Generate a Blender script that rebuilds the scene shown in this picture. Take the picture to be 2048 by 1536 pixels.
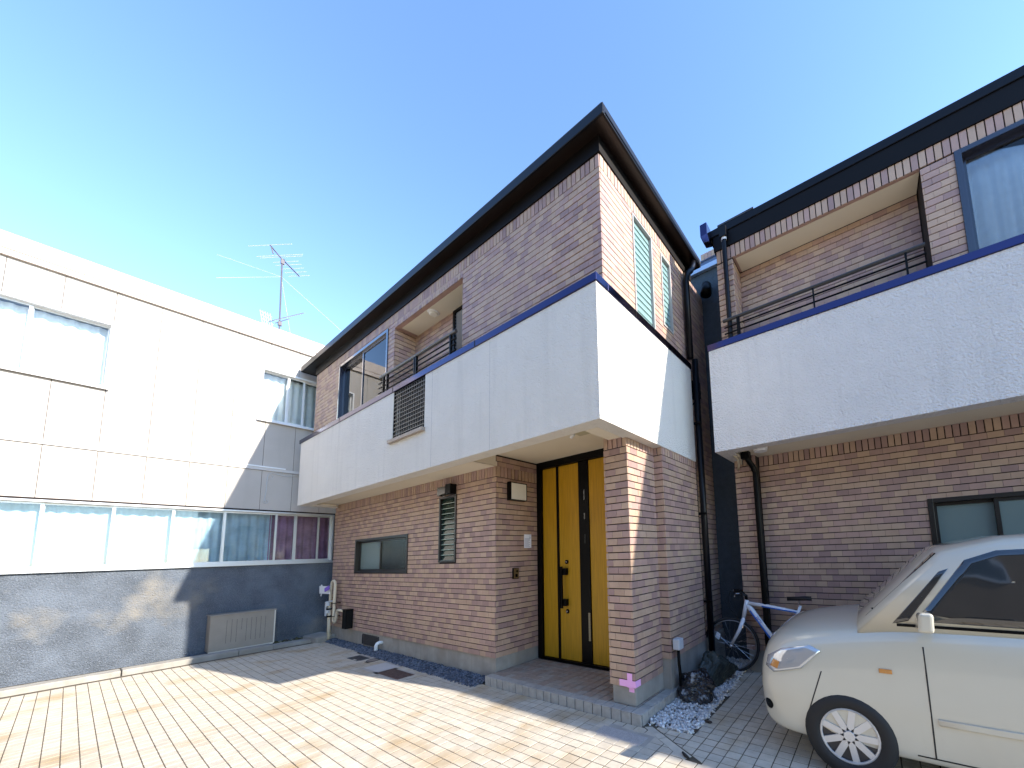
import bpy, bmesh, math, random
from mathutils import Vector, Matrix
rnd = random.Random(7)
for o in list(bpy.data.objects):
    bpy.data.objects.remove(o)
S = bpy.context.scene
COL = S.collection

# ------------------------------------------------------------------ camera, sky, sun, exposure
cam_d = bpy.data.cameras.new('camera')
cam = bpy.data.objects.new('camera', cam_d)
COL.objects.link(cam)
S.camera = cam
CP = Vector((4.05031, -3.02611, 1.56475))
AX = ((0.83078685, 0.55540461, -0.03631705),      # right
      (0.09119394, -0.07146186, 0.99326576),      # up
      (-0.5490691, 0.82850403, 0.11001911))       # forward
cam.matrix_world = Matrix(((AX[0][0], AX[1][0], -AX[2][0], CP[0]),
                           (AX[0][1], AX[1][1], -AX[2][1], CP[1]),
                           (AX[0][2], AX[1][2], -AX[2][2], CP[2]),
                           (0, 0, 0, 1)))
cam_d.sensor_fit = 'HORIZONTAL'
cam_d.sensor_width = 36.0
cam_d.lens = 737.8937 * 36 / 2048
cam_d.shift_x = -0.1122
cam_d.shift_y = 0.1241
cam_d.clip_start = 0.05
cam_d.clip_end = 2000

SUN = Vector((1.76, 0.308, 1.0)).normalized()
W = bpy.data.worlds.new('World')
S.world = W
W.use_nodes = True
wn = W.node_tree
sky = wn.nodes.new('ShaderNodeTexSky')
sky.sky_type = 'NISHITA'
sky.sun_disc = False
sky.sun_elevation = math.asin(SUN.z)
sky.sun_rotation = math.atan2(SUN.x, SUN.y)
sky.altitude = 500
sky.air_density = 1.0
sky.dust_density = 0.05
sky.ozone_density = 1.2
hsv = wn.nodes.new('ShaderNodeHueSaturation')
hsv.inputs['Saturation'].default_value = 1.12
hsv.inputs['Hue'].default_value = 0.504
wn.links.new(sky.outputs[0], hsv.inputs['Color'])
wn.links.new(hsv.outputs[0], wn.nodes['Background'].inputs[0])
wn.nodes['Background'].inputs[1].default_value = 0.15
sl = bpy.data.lights.new('sun', 'SUN')
sl.energy = 3.0
sl.angle = math.radians(0.53)
sl.color = (1.0, 0.93, 0.82)
so = bpy.data.objects.new('sun', sl)
COL.objects.link(so)
so.rotation_euler = (-SUN).to_track_quat('-Z', 'Y').to_euler()
so.location = (6, 4, 12)
S.view_settings.view_transform = 'Standard'
S.view_settings.look = 'None'
S.view_settings.gamma = 1
S.view_settings.exposure = 1.92
S.view_settings.use_curve_mapping = False

GZ = 0.04          # level of the paving

# ------------------------------------------------------------------ helpers
def tag(o, label=None, cat=None, group=None, kind=None):
    if label: o['label'] = label
    if cat: o['category'] = cat
    if group: o['group'] = group
    if kind: o['kind'] = kind
    return o

def thing(name, label, cat, loc=(0, 0, 0), group=None):
    o = bpy.data.objects.new(name, None)
    o.empty_display_size = 0.1
    COL.objects.link(o)
    o.location = loc
    return tag(o, label, cat, group)

def adopt(c, p):
    c.parent = p
    c.matrix_parent_inverse = Matrix.Translation(-Vector(p.location)) if p.type == 'EMPTY' else Matrix()
    return c

class MB:
    """collects faces; build() links them as one mesh object"""
    def __init__(s): s.v = []; s.f = []; s.m = []
    def face(s, pts, m=0):
        n = len(s.v); s.v += [tuple(p) for p in pts]; s.f.append(tuple(range(n, n + len(pts)))); s.m.append(m)
    def box(s, x0, x1, y0, y1, z0, z1, m=0):
        if x0 > x1: x0, x1 = x1, x0
        if y0 > y1: y0, y1 = y1, y0
        if z0 > z1: z0, z1 = z1, z0
        n = len(s.v)
        s.v += [(x0,y0,z0),(x1,y0,z0),(x1,y1,z0),(x0,y1,z0),(x0,y0,z1),(x1,y0,z1),(x1,y1,z1),(x0,y1,z1)]
        for q in ((0,3,2,1),(4,5,6,7),(0,1,5,4),(1,2,6,5),(2,3,7,6),(3,0,4,7)):
            s.f.append(tuple(n + i for i in q)); s.m.append(m)
        return s
    def obox(s, c, a, b, d, m=0):
        """box with centre c and half vectors a, b, d"""
        c, a, b, d = Vector(c), Vector(a), Vector(b), Vector(d)
        if a.cross(b).dot(d) < 0: a, b = b, a
        n = len(s.v)
        for k in (-1, 1):
            for i, j in ((-1,-1),(1,-1),(1,1),(-1,1)):
                s.v.append(tuple(c + a*i + b*j + d*k))
        for q in ((0,3,2,1),(4,5,6,7),(0,1,5,4),(1,2,6,5),(2,3,7,6),(3,0,4,7)):
            s.f.append(tuple(n + i for i in q)); s.m.append(m)
        return s
    def rings(s, rs, m=0, cap=True, closed=True):
        """skin a list of equal-length point rings"""
        n = len(s.v); k = len(rs[0])
        for r in rs: s.v += [tuple(p) for p in r]
        for i in range(len(rs) - 1):
            for j in range(k if closed else k - 1):
                a = n + i*k + j; b = n + i*k + (j+1) % k
                s.f.append((a, b, b + k, a + k)); s.m.append(m)
        if cap:
            s.f.append(tuple(n + j for j in reversed(range(k)))); s.m.append(m)
            s.f.append(tuple(n + (len(rs)-1)*k + j for j in range(k))); s.m.append(m)
        return s
    def tube(s, pts, r, n=8, m=0, cap=True, closed=False):
        pts = [Vector(p) for p in pts]
        rr = r if isinstance(r, (list, tuple)) else [r]*len(pts)
        out = []; prev = None
        N = len(pts)
        for i, p in enumerate(pts):
            if closed: t = pts[(i+1) % N] - pts[i-1]
            else: t = pts[min(i+1, N-1)] - pts[max(i-1, 0)]
            t.normalize()
            if prev is None:
                h = Vector((0,0,1)) if abs(t.z) < 0.9 else Vector((1,0,0))
                u = t.cross(h).normalized()
            else:
                u = (prev - t*prev.dot(t)).normalized()
            prev = u; w = t.cross(u)
            out.append([p + (u*math.cos(2*math.pi*j/n) + w*math.sin(2*math.pi*j/n))*rr[i] for j in range(n)])
        if closed: out.append(out[0])
        return s.rings(out, m, cap and not closed)
    def disc(s, c, axis, r0, r1, h, n=20, m=0):
        c = Vector(c); a = Vector(axis).normalized()
        hlp = Vector((0,0,1)) if abs(a.z) < 0.9 else Vector((1,0,0))
        u = a.cross(hlp).normalized(); w = a.cross(u)
        R = lambda q, r: [q + (u*math.cos(2*math.pi*j/n) + w*math.sin(2*math.pi*j/n))*r for j in range(n)]
        return s.rings([R(c, r0), R(c + a*h, r1)], m)
    def build(s, name, mats, parent=None, smooth=False, bevel=0, seg=2):
        me = bpy.data.meshes.new(name)
        me.from_pydata(s.v, [], s.f)
        if not isinstance(mats, (list, tuple)): mats = [mats]
        for q in mats: me.materials.append(q)
        if len(mats) > 1: me.polygons.foreach_set('material_index', s.m)
        if smooth: me.polygons.foreach_set('use_smooth', [True]*len(s.f))
        me.update()
        o = bpy.data.objects.new(name, me)
        COL.objects.link(o)
        if parent: adopt(o, parent)
        if bevel:
            b = o.modifiers.new('bevel', 'BEVEL'); b.width = bevel; b.segments = seg
            b.limit_method = 'ANGLE'; b.angle_limit = math.radians(40)
        return o

def fix_normals(o):
    bm = bmesh.new(); bm.from_mesh(o.data)
    bmesh.ops.recalc_face_normals(bm, faces=bm.faces)
    bm.to_mesh(o.data); bm.free()
    return o

def arc(c, a, b, r, t0, t1, n=8):
    c, a, b = Vector(c), Vector(a), Vector(b)
    return [c + a*(r*math.cos(t0 + (t1-t0)*i/n)) + b*(r*math.sin(t0 + (t1-t0)*i/n)) for i in range(n+1)]

# ------------------------------------------------------------------ materials
def mat(name, col, rough=0.6, metal=0.0, spec=0.5, var=0.0, vscale=6.0, bump=0.0, bscale=60.0, bdist=0.004,
        speck=None, coat=0.0, stretch=None, objrand=0.0, stain=None, streak=0.0):
    m = bpy.data.materials.new(name); m.use_nodes = True
    nt = m.node_tree; N = nt.nodes; L = nt.links
    b = N['Principled BSDF']
    b.inputs['Roughness'].default_value = rough
    b.inputs['Metallic'].default_value = metal
    b.inputs['Specular IOR Level'].default_value = spec
    b.inputs['Coat Weight'].default_value = coat
    b.inputs['Base Color'].default_value = (*col, 1)
    tc = N.new('ShaderNodeTexCoord'); src = tc.outputs['Object']
    geo = N.new('ShaderNodeNewGeometry'); src = geo.outputs['Position']
    if stretch:
        mp = N.new('ShaderNodeMapping'); mp.inputs['Scale'].default_value = stretch
        L.new(src, mp.inputs['Vector']); src = mp.outputs['Vector']
    cur = None
    def mix(fac, a, bb, mode='MIX'):
        x = N.new('ShaderNodeMix'); x.data_type = 'RGBA'; x.blend_type = mode
        if isinstance(fac, float): x.inputs['Factor'].default_value = fac
        else: L.new(fac, x.inputs['Factor'])
        for k, q in (('A', a), ('B', bb)):
            sock = [i for i in x.inputs if i.name == k and i.type == 'RGBA'][0]
            if isinstance(q, tuple): sock.default_value = (*q, 1)
            else: L.new(q, sock)
        return [o for o in x.outputs if o.type == 'RGBA'][0]
    if var:
        n1 = N.new('ShaderNodeTexNoise'); n1.inputs['Scale'].default_value = vscale; n1.inputs['Detail'].default_value = 6
        L.new(src, n1.inputs['Vector'])
        mr = N.new('ShaderNodeMapRange'); mr.inputs[1].default_value = 0.3; mr.inputs[2].default_value = 0.7
        L.new(n1.outputs[0], mr.inputs[0])
        lo = tuple(c*(1-var) for c in col); hi = tuple(min(1, c*(1+var)) for c in col)
        cur = mix(mr.outputs[0], lo, hi)
    if stain:
        sc, lo, hi, c2 = stain
        n3 = N.new('ShaderNodeTexNoise'); n3.inputs['Scale'].default_value = sc; n3.inputs['Detail'].default_value = 8
        L.new(src, n3.inputs['Vector'])
        mr = N.new('ShaderNodeMapRange'); mr.inputs[1].default_value = lo; mr.inputs[2].default_value = hi
        L.new(n3.outputs[0], mr.inputs[0])
        cur = mix(mr.outputs[0], cur if cur else col, c2)
    if streak:
        mp2 = N.new('ShaderNodeMapping'); mp2.inputs['Scale'].default_value = (9, 9, .55)
        L.new(geo.outputs['Position'], mp2.inputs['Vector'])
        n4 = N.new('ShaderNodeTexNoise'); n4.inputs['Scale'].default_value = 1.0; n4.inputs['Detail'].default_value = 7
        L.new(mp2.outputs[0], n4.inputs['Vector'])
        mr = N.new('ShaderNodeMapRange'); mr.inputs[1].default_value = .52; mr.inputs[2].default_value = .80
        L.new(n4.outputs[0], mr.inputs[0])
        cur = mix(mr.outputs[0], cur if cur else col, tuple(c*(1-streak) for c in col))
    if speck:
        sc, thr, c2 = speck
        n2 = N.new('ShaderNodeTexNoise'); n2.inputs['Scale'].default_value = sc; n2.inputs['Detail'].default_value = 2
        L.new(src, n2.inputs['Vector'])
        mr = N.new('ShaderNodeMapRange'); mr.inputs[1].default_value = thr; mr.inputs[2].default_value = thr + 0.05
        L.new(n2.outputs[0], mr.inputs[0])
        cur = mix(mr.outputs[0], cur if cur else col, c2)
    if objrand:
        oi = N.new('ShaderNodeObjectInfo')
        mr = N.new('ShaderNodeMapRange'); mr.inputs[3].default_value = 1-objrand; mr.inputs[4].default_value = 1+objrand
        L.new(oi.outputs['Random'], mr.inputs[0])
        hs = N.new('ShaderNodeHueSaturation')
        L.new(mr.outputs[0], hs.inputs['Value'])
        if cur: L.new(cur, hs.inputs['Color'])
        else: hs.inputs['Color'].default_value = (*col, 1)
        cur = hs.outputs[0]
    if cur: L.new(cur, b.inputs['Base Color'])
    if bump:
        nb = N.new('ShaderNodeTexNoise'); nb.inputs['Scale'].default_value = bscale; nb.inputs['Detail'].default_value = 4
        L.new(src, nb.inputs['Vector'])
        bp = N.new('ShaderNodeBump'); bp.inputs['Strength'].default_value = bump; bp.inputs['Distance'].default_value = bdist
        L.new(nb.outputs[0], bp.inputs['Height']); L.new(bp.outputs[0], b.inputs['Normal'])
    return m

def glass(name, tint=(1, 1, 1), rough=0.0, bump=0.0, bscale=40, body=0.0, bodycol=(0.2, 0.25, 0.25)):
    """thin window pane: fresnel mirror over a see-through (or slightly milky) sheet"""
    m = bpy.data.materials.new(name); m.use_nodes = True
    nt = m.node_tree; N = nt.nodes; L = nt.links
    N.remove(N['Principled BSDF'])
    out = N['Material Output']
    tr = N.new('ShaderNodeBsdfTransparent'); tr.inputs[0].default_value = (*tint, 1)
    gl = N.new('ShaderNodeBsdfGlossy'); gl.inputs['Roughness'].default_value = rough
    fr = N.new('ShaderNodeFresnel'); fr.inputs[0].default_value = 1.55
    base = tr.outputs[0]
    if body:
        df = N.new('ShaderNodeBsdfDiffuse'); df.inputs[0].default_value = (*bodycol, 1)
        mb = N.new('ShaderNodeMixShader'); mb.inputs[0].default_value = body
        L.new(tr.outputs[0], mb.inputs[1]); L.new(df.outputs[0], mb.inputs[2]); base = mb.outputs[0]
    if bump:
        nb = N.new('ShaderNodeTexNoise'); nb.inputs['Scale'].default_value = bscale; nb.inputs['Detail'].default_value = 2
        g = N.new('ShaderNodeNewGeometry'); L.new(g.outputs['Position'], nb.inputs['Vector'])
        bp = N.new('ShaderNodeBump'); bp.inputs['Strength'].default_value = bump; bp.inputs['Distance'].default_value = 0.01
        L.new(nb.outputs[0], bp.inputs['Height']); L.new(bp.outputs[0], gl.inputs['Normal']); L.new(bp.outputs[0], fr.inputs['Normal'])
    mx = N.new('ShaderNodeMixShader')
    L.new(fr.outputs[0], mx.inputs[0]); L.new(base, mx.inputs[1]); L.new(gl.outputs[0], mx.inputs[2])
    L.new(mx.outputs[0], out.inputs[0])
    return m

TILE = [mat('tile_%s' % n, c, 0.5, spec=0.4, var=0.07, vscale=9, bump=0.25, bscale=160, bdist=0.002, objrand=0.05) for n, c in
        (('beige', (.430,.298,.215)), ('rose', (.385,.252,.208)), ('mauve', (.325,.212,.184)), ('tan', (.405,.275,.198)), ('plum', (.290,.188,.168)))]
GROUT = mat('grout', (.022,.015,.013), 0.95)
STUCCO = mat('white_stucco', (.82,.785,.72), 0.85, spec=0.2, var=0.035, streak=.09, vscale=1.6, bump=1.0, bscale=75, bdist=0.03)
STUCCO2 = mat('rough_white_stucco', (.70,.68,.67), 0.85, spec=0.2, var=0.03, streak=.09, vscale=4, bump=1.0, bscale=55, bdist=0.035)
SOFFIT = mat('cream_soffit_paint', (.70,.63,.50), 0.7, var=0.03, vscale=2)
CONC = mat('concrete', (.31,.29,.255), 0.9, streak=.22, var=0.18, vscale=5, bump=0.3, bscale=90, stain=(2.2, .52, .72, (.27,.24,.20)))
METAL = mat('dark_brown_metal', (.005,.0035,.003), 0.45, metal=0.0, spec=0.15, var=0.1)
CAPM = mat('glossy_dark_flashing', (.050,.050,.115), 0.16, metal=1.0)
ROOFM = mat('dark_roof_sheet', (.03,.028,.03), 0.4, spec=0.5, var=0.2)
GUTTER = mat('dark_gutter', (.004,.004,.006), 0.35, spec=0.22)
BLACK = mat('black_aluminium', (.0018,.0018,.002), 0.4, spec=0.14)
BRONZE = mat('bronze_window_frame', (.012,.009,.007), 0.35, spec=0.5)
INTERIOR = mat('dark_interior', (.03,.03,.032), 0.9)
ROOM = mat('room_wall', (.55,.52,.47), 0.9)
GLASS = glass('clear_glass', (.93,.96,.96))
FROST = glass('frosted_glass', (.5,.62,.60), 0.12, 0.4, 55, 0.6, (.26,.35,.34))
FROST2 = glass('dark_rippled_glass', (.25,.28,.24), 0.06, 0.6, 30, 0.5, (.035,.04,.03))
LOUV = glass('green_louvre_glass', (.30,.48,.40), 0.10, 0.08, 25, 0.4, (.05,.10,.075))
EDGEG = mat('pale_glass_edge', (.30,.40,.34), 0.2)
LOUV2 = glass('frosted_louvre_glass', (.7,.85,.84), 0.06, 0.2, 60, 0.85, (.24,.36,.36))
CURT = mat('cream_curtain', (.80,.74,.62), 0.95, var=0.04, vscale=8)
LACE = mat('white_lace_curtain', (.80,.82,.86), 0.95, var=0.05, vscale=12)
PINKC = mat('pink_violet_curtain', (.30,.16,.29), 0.95, var=0.25, vscale=5)
BLUEC = mat('pale_blue_curtain', (.42,.55,.66), 0.95, var=0.15, vscale=5)
WOOD = mat('yellow_wood_door', (.48,.26,.010), 0.45, spec=0.4, var=0.16, vscale=3, stretch=(22, 22, .9), bump=0.1, bscale=12)
PAVE = [mat('paver_%s' % n, c, 0.9, spec=0.15, var=0.10, vscale=14, bump=0.35, bscale=120, bdist=0.002,
            speck=(170, .70, (.16,.13,.11)), stain=(1.9, .52, .72, (.40,.30,.185)), objrand=0.06) for n, c in
        (('cream', (.52,.465,.38)), ('sand', (.50,.44,.355)), ('grey', (.49,.44,.365)))]
SAND = mat('joint_sand', (.085,.066,.045), 0.95, var=0.3, vscale=10)
STEPT = [mat('step_tile_%s' % n, c, 0.6, var=0.15, vscale=16, bump=0.2, bscale=140, bdist=0.002, objrand=0.08) for n, c in
         (('brown', (.30,.235,.19)), ('grey', (.31,.27,.23)))]
EDGET = mat('step_edge_tile', (.36,.34,.31), 0.6, var=0.15, vscale=14, bump=0.2, bscale=140, bdist=0.002, objrand=0.08)
GRANITE = mat('grey_granite', (.42,.39,.37), 0.8, var=0.1, vscale=30, speck=(220, .56, (.2,.18,.17)))
NBWALL = mat('cream_siding', (.46,.42,.38), 0.7, streak=.10, var=0.04, vscale=3, stain=(1.3, .6, .85, (.36,.33,.30)))
NBBASE = mat('blue_grey_mortar', (.105,.125,.155), 0.9, var=0.3, vscale=3, speck=(130, .58, (.17,.19,.23)), bump=1.0, bscale=60, bdist=0.03, stain=(1.6, .55, .8, (.30,.27,.22)))
NBROOF = mat('cream_roof_metal', (.56,.48,.43), 0.5, var=0.06)
ALU = mat('aluminium_frame', (.55,.57,.60), 0.35, metal=0.6)
WHITEF = mat('white_window_frame', (.78,.79,.80), 0.5)
GALV = mat('galvanised_mast', (.08,.07,.09), 0.6)
ALUE = mat('antenna_rod', (.75,.75,.77), 0.4, metal=0.3)
GRAVEL = [mat('gravel_%d' % i, c, 0.7, var=0.2, vscale=60) for i, c in enumerate(((.06,.08,.115), (.12,.145,.19), (.035,.045,.065)))]
PEBBLE = [mat('pebble_%d' % i, c, 0.6, var=0.08, vscale=60) for i, c in enumerate(((.68,.67,.66), (.50,.49,.49), (.58,.55,.52)))]
ROCKB = mat('black_rock', (.010,.012,.017), 0.2, spec=0.7, var=0.5, vscale=9, bump=0.9, bscale=22, bdist=0.02, stain=(9, .60, .66, (.30,.33,.36)))
ROCKG = mat('green_rock', (.03,.04,.035), 0.5, var=0.5, vscale=8, bump=0.8, bscale=18, bdist=0.02, stain=(6, .6, .75, (.07,.07,.055)))
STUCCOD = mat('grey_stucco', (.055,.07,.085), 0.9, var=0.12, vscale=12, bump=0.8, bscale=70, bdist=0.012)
FLASH = mat('pale_blue_flashing', (.42,.52,.66), 0.35, metal=0.3)
PVC = mat('beige_pvc_pipe', (.62,.54,.40), 0.45, var=0.05)
WPLAST = mat('white_plastic', (.78,.78,.78), 0.4)
GPLAST = mat('grey_plastic', (.50,.52,.54), 0.5)
RUST = mat('rusty_iron_cover', (.105,.062,.05), 0.75, var=0.35, vscale=25, bump=0.6, bscale=80)
IRON = mat('black_iron_cover', (.03,.037,.045), 0.6, var=0.3, vscale=25, bump=0.5, bscale=80)
PINK = mat('pink_tape', (.86,.42,.74), 0.5)
PAPER = mat('white_paper', (.80,.80,.84), 0.8)
INK = mat('grey_print', (.30,.30,.38), 0.8)
BRASS = mat('brass_intercom', (.24,.18,.09), 0.35, metal=0.8)
MILK = mat('milky_lamp_cover', (.72,.69,.62), 0.35)
BEIGEM = mat('beige_painted_steel', (.27,.235,.195), 0.5, var=0.06)
RUBBER = mat('black_rubber', (.012,.012,.013), 0.7)
CHROME = mat('bright_steel', (.6,.6,.62), 0.25, metal=1.0)
BWHITE = mat('white_bike_paint', (.76,.78,.82), 0.25, coat=0.6)
BBLUE = mat('blue_bike_paint', (.03,.14,.55), 0.25, coat=0.6)
CARW = mat('cream_white_car_paint', (.52,.49,.40), 0.28, coat=1.0)
CARG = mat('car_window', (.012,.014,.016), 0.05, spec=0.8, coat=1.0)
LENS = mat('headlight_lens', (.50,.52,.54), 0.08, metal=0.5, coat=1.0)
LEAF = mat('dead_leaf', (.05,.032,.02), 0.8, var=0.4, vscale=40)
ASPH = mat('outer_ground', (.22,.21,.19), 0.95, var=0.2, vscale=2)
VIOLET = mat('violet_tag', (.22,.12,.55), 0.5)

# ------------------------------------------------------------------ brick and paver fields
LEAVES = {}          # mesh cache for alike pieces
def seen(p):
    """distance weight of a point as the camera sees it (0 outside the frame)"""
    d = Vector(p) - CP
    x, y, z = (sum(a*b for a, b in zip(AX[k], d)) for k in range(3))
    if z < 0.2: return 0, 0, 0
    return 1254 + 738*x/z, 1022 - 738*y/z, z

class Bricks:
    """the tiles of one thing: the 300 that show largest become objects, the rest one field per wall"""
    def __init__(s): s.t = []
    def wall(s, part, o, u, n, width, z0, z1, holes=(), pitch=.07, ln=.1215, soldier=0, off=0.0, sw=.0602, top_plain=0):
        """o = outer lower-left corner (z ignored), u along the wall, n outward"""
        o, u, n = Vector(o), Vector(u), Vector(n)
        zs = z1 - soldier
        rows = []
        z = z0; k = 0
        while z < zs - .012:
            rows.append((z, min(z + pitch, zs) - .0095, k)); z += pitch; k += 1
        def put(a, b, c, d):
            if b - a < .006 or d - c < .008: return
            s.t.append((part, o + u*((a+b)/2) + Vector((0, 0, (c+d)/2 - o.z)), u, n, b - a, d - c,
                        rnd.choices(range(5), (30, 26, 20, 19, 5))[0]))
        def cut(a, b, c, d):
            segs = [(a, b)]
            for h0, h1, g0, g1 in holes:
                if d <= g0 + .002 or c >= g1 - .002: continue
                if (c < g0 - .02 and d > g0) or (d > g1 + .02 and c < g1):
                    # brick cut in height at the edge of an opening
                    mid = [(max(p, h0), min(q, h1)) for p, q in segs if max(p, h0) < min(q, h1)]
                    for p, q in mid:
                        if c < g0: put(p + .001, q - .001, c, g0 - .001)
                        if d > g1: put(p + .001, q - .001, g1 + .001, d)
                nx = []
                for p, q in segs:
                    if q <= h0 or p >= h1: nx.append((p, q)); continue
                    if p < h0: nx.append((p, h0))
                    if q > h1: nx.append((h1, q))
                segs = nx
            for p, q in segs: put(p + .001, q - .001, c, d)
        for a, b, k in rows:
            x = -(off + (ln/2 if k % 2 else 0)) % ln - ln
            while x < width:
                lo, hi = max(0, x), min(width, x + ln)
                if hi > lo: cut(lo, hi, a, b)
                x += ln
        if soldier:
            k = int(round(width/sw)); w = width/max(k, 1)
            for i in range(k):
                cut(i*w + .0040, (i+1)*w - .0040, zs, z1 - .002)
        return s
    def flush(s, limit=300):
        sc = []
        for i, (part, c, u, n, w, h, mi) in enumerate(s.t):
            px, py, z = seen(c)
            d = CP - c
            f = n.dot(d)/d.length
            inside = 505 < px < 1545 and 0 < py < 1540 and f > 0 and z > 0
            sc.append((w*h*f/(z*z) if inside else 0, i))
        sc.sort(reverse=True)
        top = {i for q, i in sc[:limit] if q > 0}
        rest = {}
        for i, (part, c, u, n, w, h, mi) in enumerate(s.t):
            t = .012 + rnd.uniform(-.0008, .0010)
            if i in top:
                key = (round(w, 3), round(h, 3), tuple(n), mi)
                me = LEAVES.get(key)
                if me is None:
                    b = MB()
                    e = .0022
                    uu, zz = u*(w/2), Vector((0, 0, h/2))
                    A = [n*-.012 - uu - zz, n*-.012 + uu - zz, n*-.012 + uu + zz, n*-.012 - uu + zz]
                    B = [q + n*(.012 - e) for q in A]
                    C = [n*0 + (uu - u*e)*i2 + (zz - Vector((0,0,e)))*j2 for i2, j2 in ((-1,-1),(1,-1),(1,1),(-1,1))]
                    b.rings([A, B, C], 0, False)
                    b.face(C)
                    me = bpy.data.meshes.new('brick')
                    me.from_pydata(b.v, [], b.f); me.materials.append(TILE[mi]); me.update()
                    bm = bmesh.new(); bm.from_mesh(me)
                    bmesh.ops.remove_doubles(bm, verts=bm.verts, dist=1e-6)
                    bmesh.ops.recalc_face_normals(bm, faces=bm.faces)
                    bm.to_mesh(me); bm.free()
                    LEAVES[key] = me
                o = bpy.data.objects.new('brick', me)
                COL.objects.link(o)
                adopt(o, part)
                o.location = c + n*(t - .012)
            else:
                b = rest.setdefault(part.name, (part, MB()))[1]
                uu, zz = u*(w/2), Vector((0, 0, h/2))
                q = c + n*(t - .012)
                b.obox(q - n*.006, uu, zz, n*.006, mi)
        for nm, (part, b) in rest.items():
            o = b.build('brick_field', TILE, part)
            fix_normals(o)
            o['kind'] = 'stuff'

def slab_holes(mb, axis, a0, a1, z0, z1, d0, d1, holes, m=0):
    """wall slab with rectangular openings; axis 'x' = wall runs along x, thickness d0..d1 in y"""
    xs = sorted({a0, a1, *[min(max(h[0], a0), a1) for h in holes], *[min(max(h[1], a0), a1) for h in holes]})
    zs = sorted({z0, z1, *[min(max(h[2], z0), z1) for h in holes], *[min(max(h[3], z0), z1) for h in holes]})
    for i in range(len(xs)-1):
        for j in range(len(zs)-1):
            cx, cz = (xs[i]+xs[i+1])/2, (zs[j]+zs[j+1])/2
            if any(h[0] < cx < h[1] and h[2] < cz < h[3] for h in holes): continue
            if axis == 'x': mb.box(xs[i], xs[i+1], d0, d1, zs[j], zs[j+1], m)
            else: mb.box(d0, d1, xs[i], xs[i+1], zs[j], zs[j+1], m)

def ring(mb, axis, a0, a1, z0, z1, d0, d1, w, m=0, wb=None, wt=None):
    """rectangular frame; axis 'x' lies in an x-z plane, depth d0..d1"""
    wb = wb or w; wt = wt or w
    def bx(p, q, r, s):
        if axis == 'x': mb.box(p, q, d0, d1, r, s, m)
        else: mb.box(d0, d1, p, q, r, s, m)
    bx(a0, a0+w, z0, z1); bx(a1-w, a1, z0, z1)
    bx(a0+w, a1-w, z0, z0+wb); bx(a0+w, a1-w, z1-wt, z1)

def curtain(x0, x1, y, z0, z1, amp=.02, per=.09, axis='x', seed=0):
    r = random.Random(seed); mb = MB(); n = int(abs(x1-x0)/.012)
    pts = []
    ph = 0
    for i in range(n+1):
        a = x0 + (x1-x0)*i/n
        ph += 2*math.pi*.012/per*r.uniform(.6, 1.4)
        pts.append((a, y + amp*math.sin(ph)))
    f = (lambda a, d, z: (a, d, z)) if axis == 'x' else (lambda a, d, z: (d, a, z))
    lo = [f(a, d, z0) for a, d in pts]; hi = [f(a, d*1 + (y-d)*.3, z1) for a, d in pts]
    bk = [f(a, d + .004, z1) for a, d in pts]
    mb.rings([lo, hi], 0, False, False)
    return mb

# ------------------------------------------------------------------ the ground
g = MB().box(-60, 60, -60, 60, -.3, GZ - .035).build('ground', ASPH)
tag(g, kind='structure')

paving = MB().box(-5.25, 9.0, -7.0, 2.3, GZ - .034, GZ - .0024).build('paving', SAND)
tag(paving, kind='structure')
LA = (Vector((2.222, -.137)), Vector((2.745, -.43)))      # the oblique strip of paving, its front edge
LB = (Vector((2.30, -.085)), Vector((2.79, -.352)))       # and its rear edge
def clip(poly, p, q, keep):
    out = []
    d = q - p
    side = lambda a: (d.x*(a[1]-p.y) - d.y*(a[0]-p.x))*keep
    for i in range(len(poly)):
        a, b = poly[i], poly[(i+1) % len(poly)]
        sa, sb = side(a), side(b)
        if sa >= 0: out.append(a)
        if sa*sb < 0:
            t = sa/(sa-sb); out.append((a[0]+(b[0]-a[0])*t, a[1]+(b[1]-a[1])*t))
    return out
def inset_rect(a0, a1, b0, b1): return [(a0, b0), (a1, b0), (a1, b1), (a0, b1)]
COVERS = [(-3.13, -2.755, -.46, -.275), (-1.775, -1.205, -.58, -.365), (1.90, 2.365, -.452, -.275), (-2.25, -1.80, -.56, -.27)]
def blocked(x, y):
    for a, b, c, d in COVERS:
        if a < x < b and c < y < d: return True
    if -.05 < x < 2.217 and y > -.147: return True       # the doorstep
    if (x + 2.57)**2 + (y + .316)**2 < .0075: return True
    return False
pav = []
PXL, PY = .1135, .0905
i0 = -64
for i in range(i0, 90):
    for j in range(-70, 30):
        x0 = 2.06 + (i)*PXL; y0 = -.693 + j*PY
        if x0 < -5.2 or x0 > 8.8 or y0 < -6.9 or y0 > 2.2: continue
        xa, xb, ya, yb = x0 + .0036, x0 + PXL - .0036, y0 + .0028, y0 + PY - .0026
        cx, cy = (xa+xb)/2, (ya+yb)/2
        front = -.15 - .026*(cx + 5.1) if cx < -.05 else -.147
        if cx < 2.30 and cy > front: continue
        if blocked(cx, cy): continue
        poly = inset_rect(xa, xb, ya, yb)
        if cx > 2.0 and cx < 2.79:
            if cy > -.55: poly = clip(poly, LA[0], LA[1], -1)
        elif cx >= 2.79 and cy > -.43:
            continue
        if len(poly) > 2: pav.append((poly, cx, cy))
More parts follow.
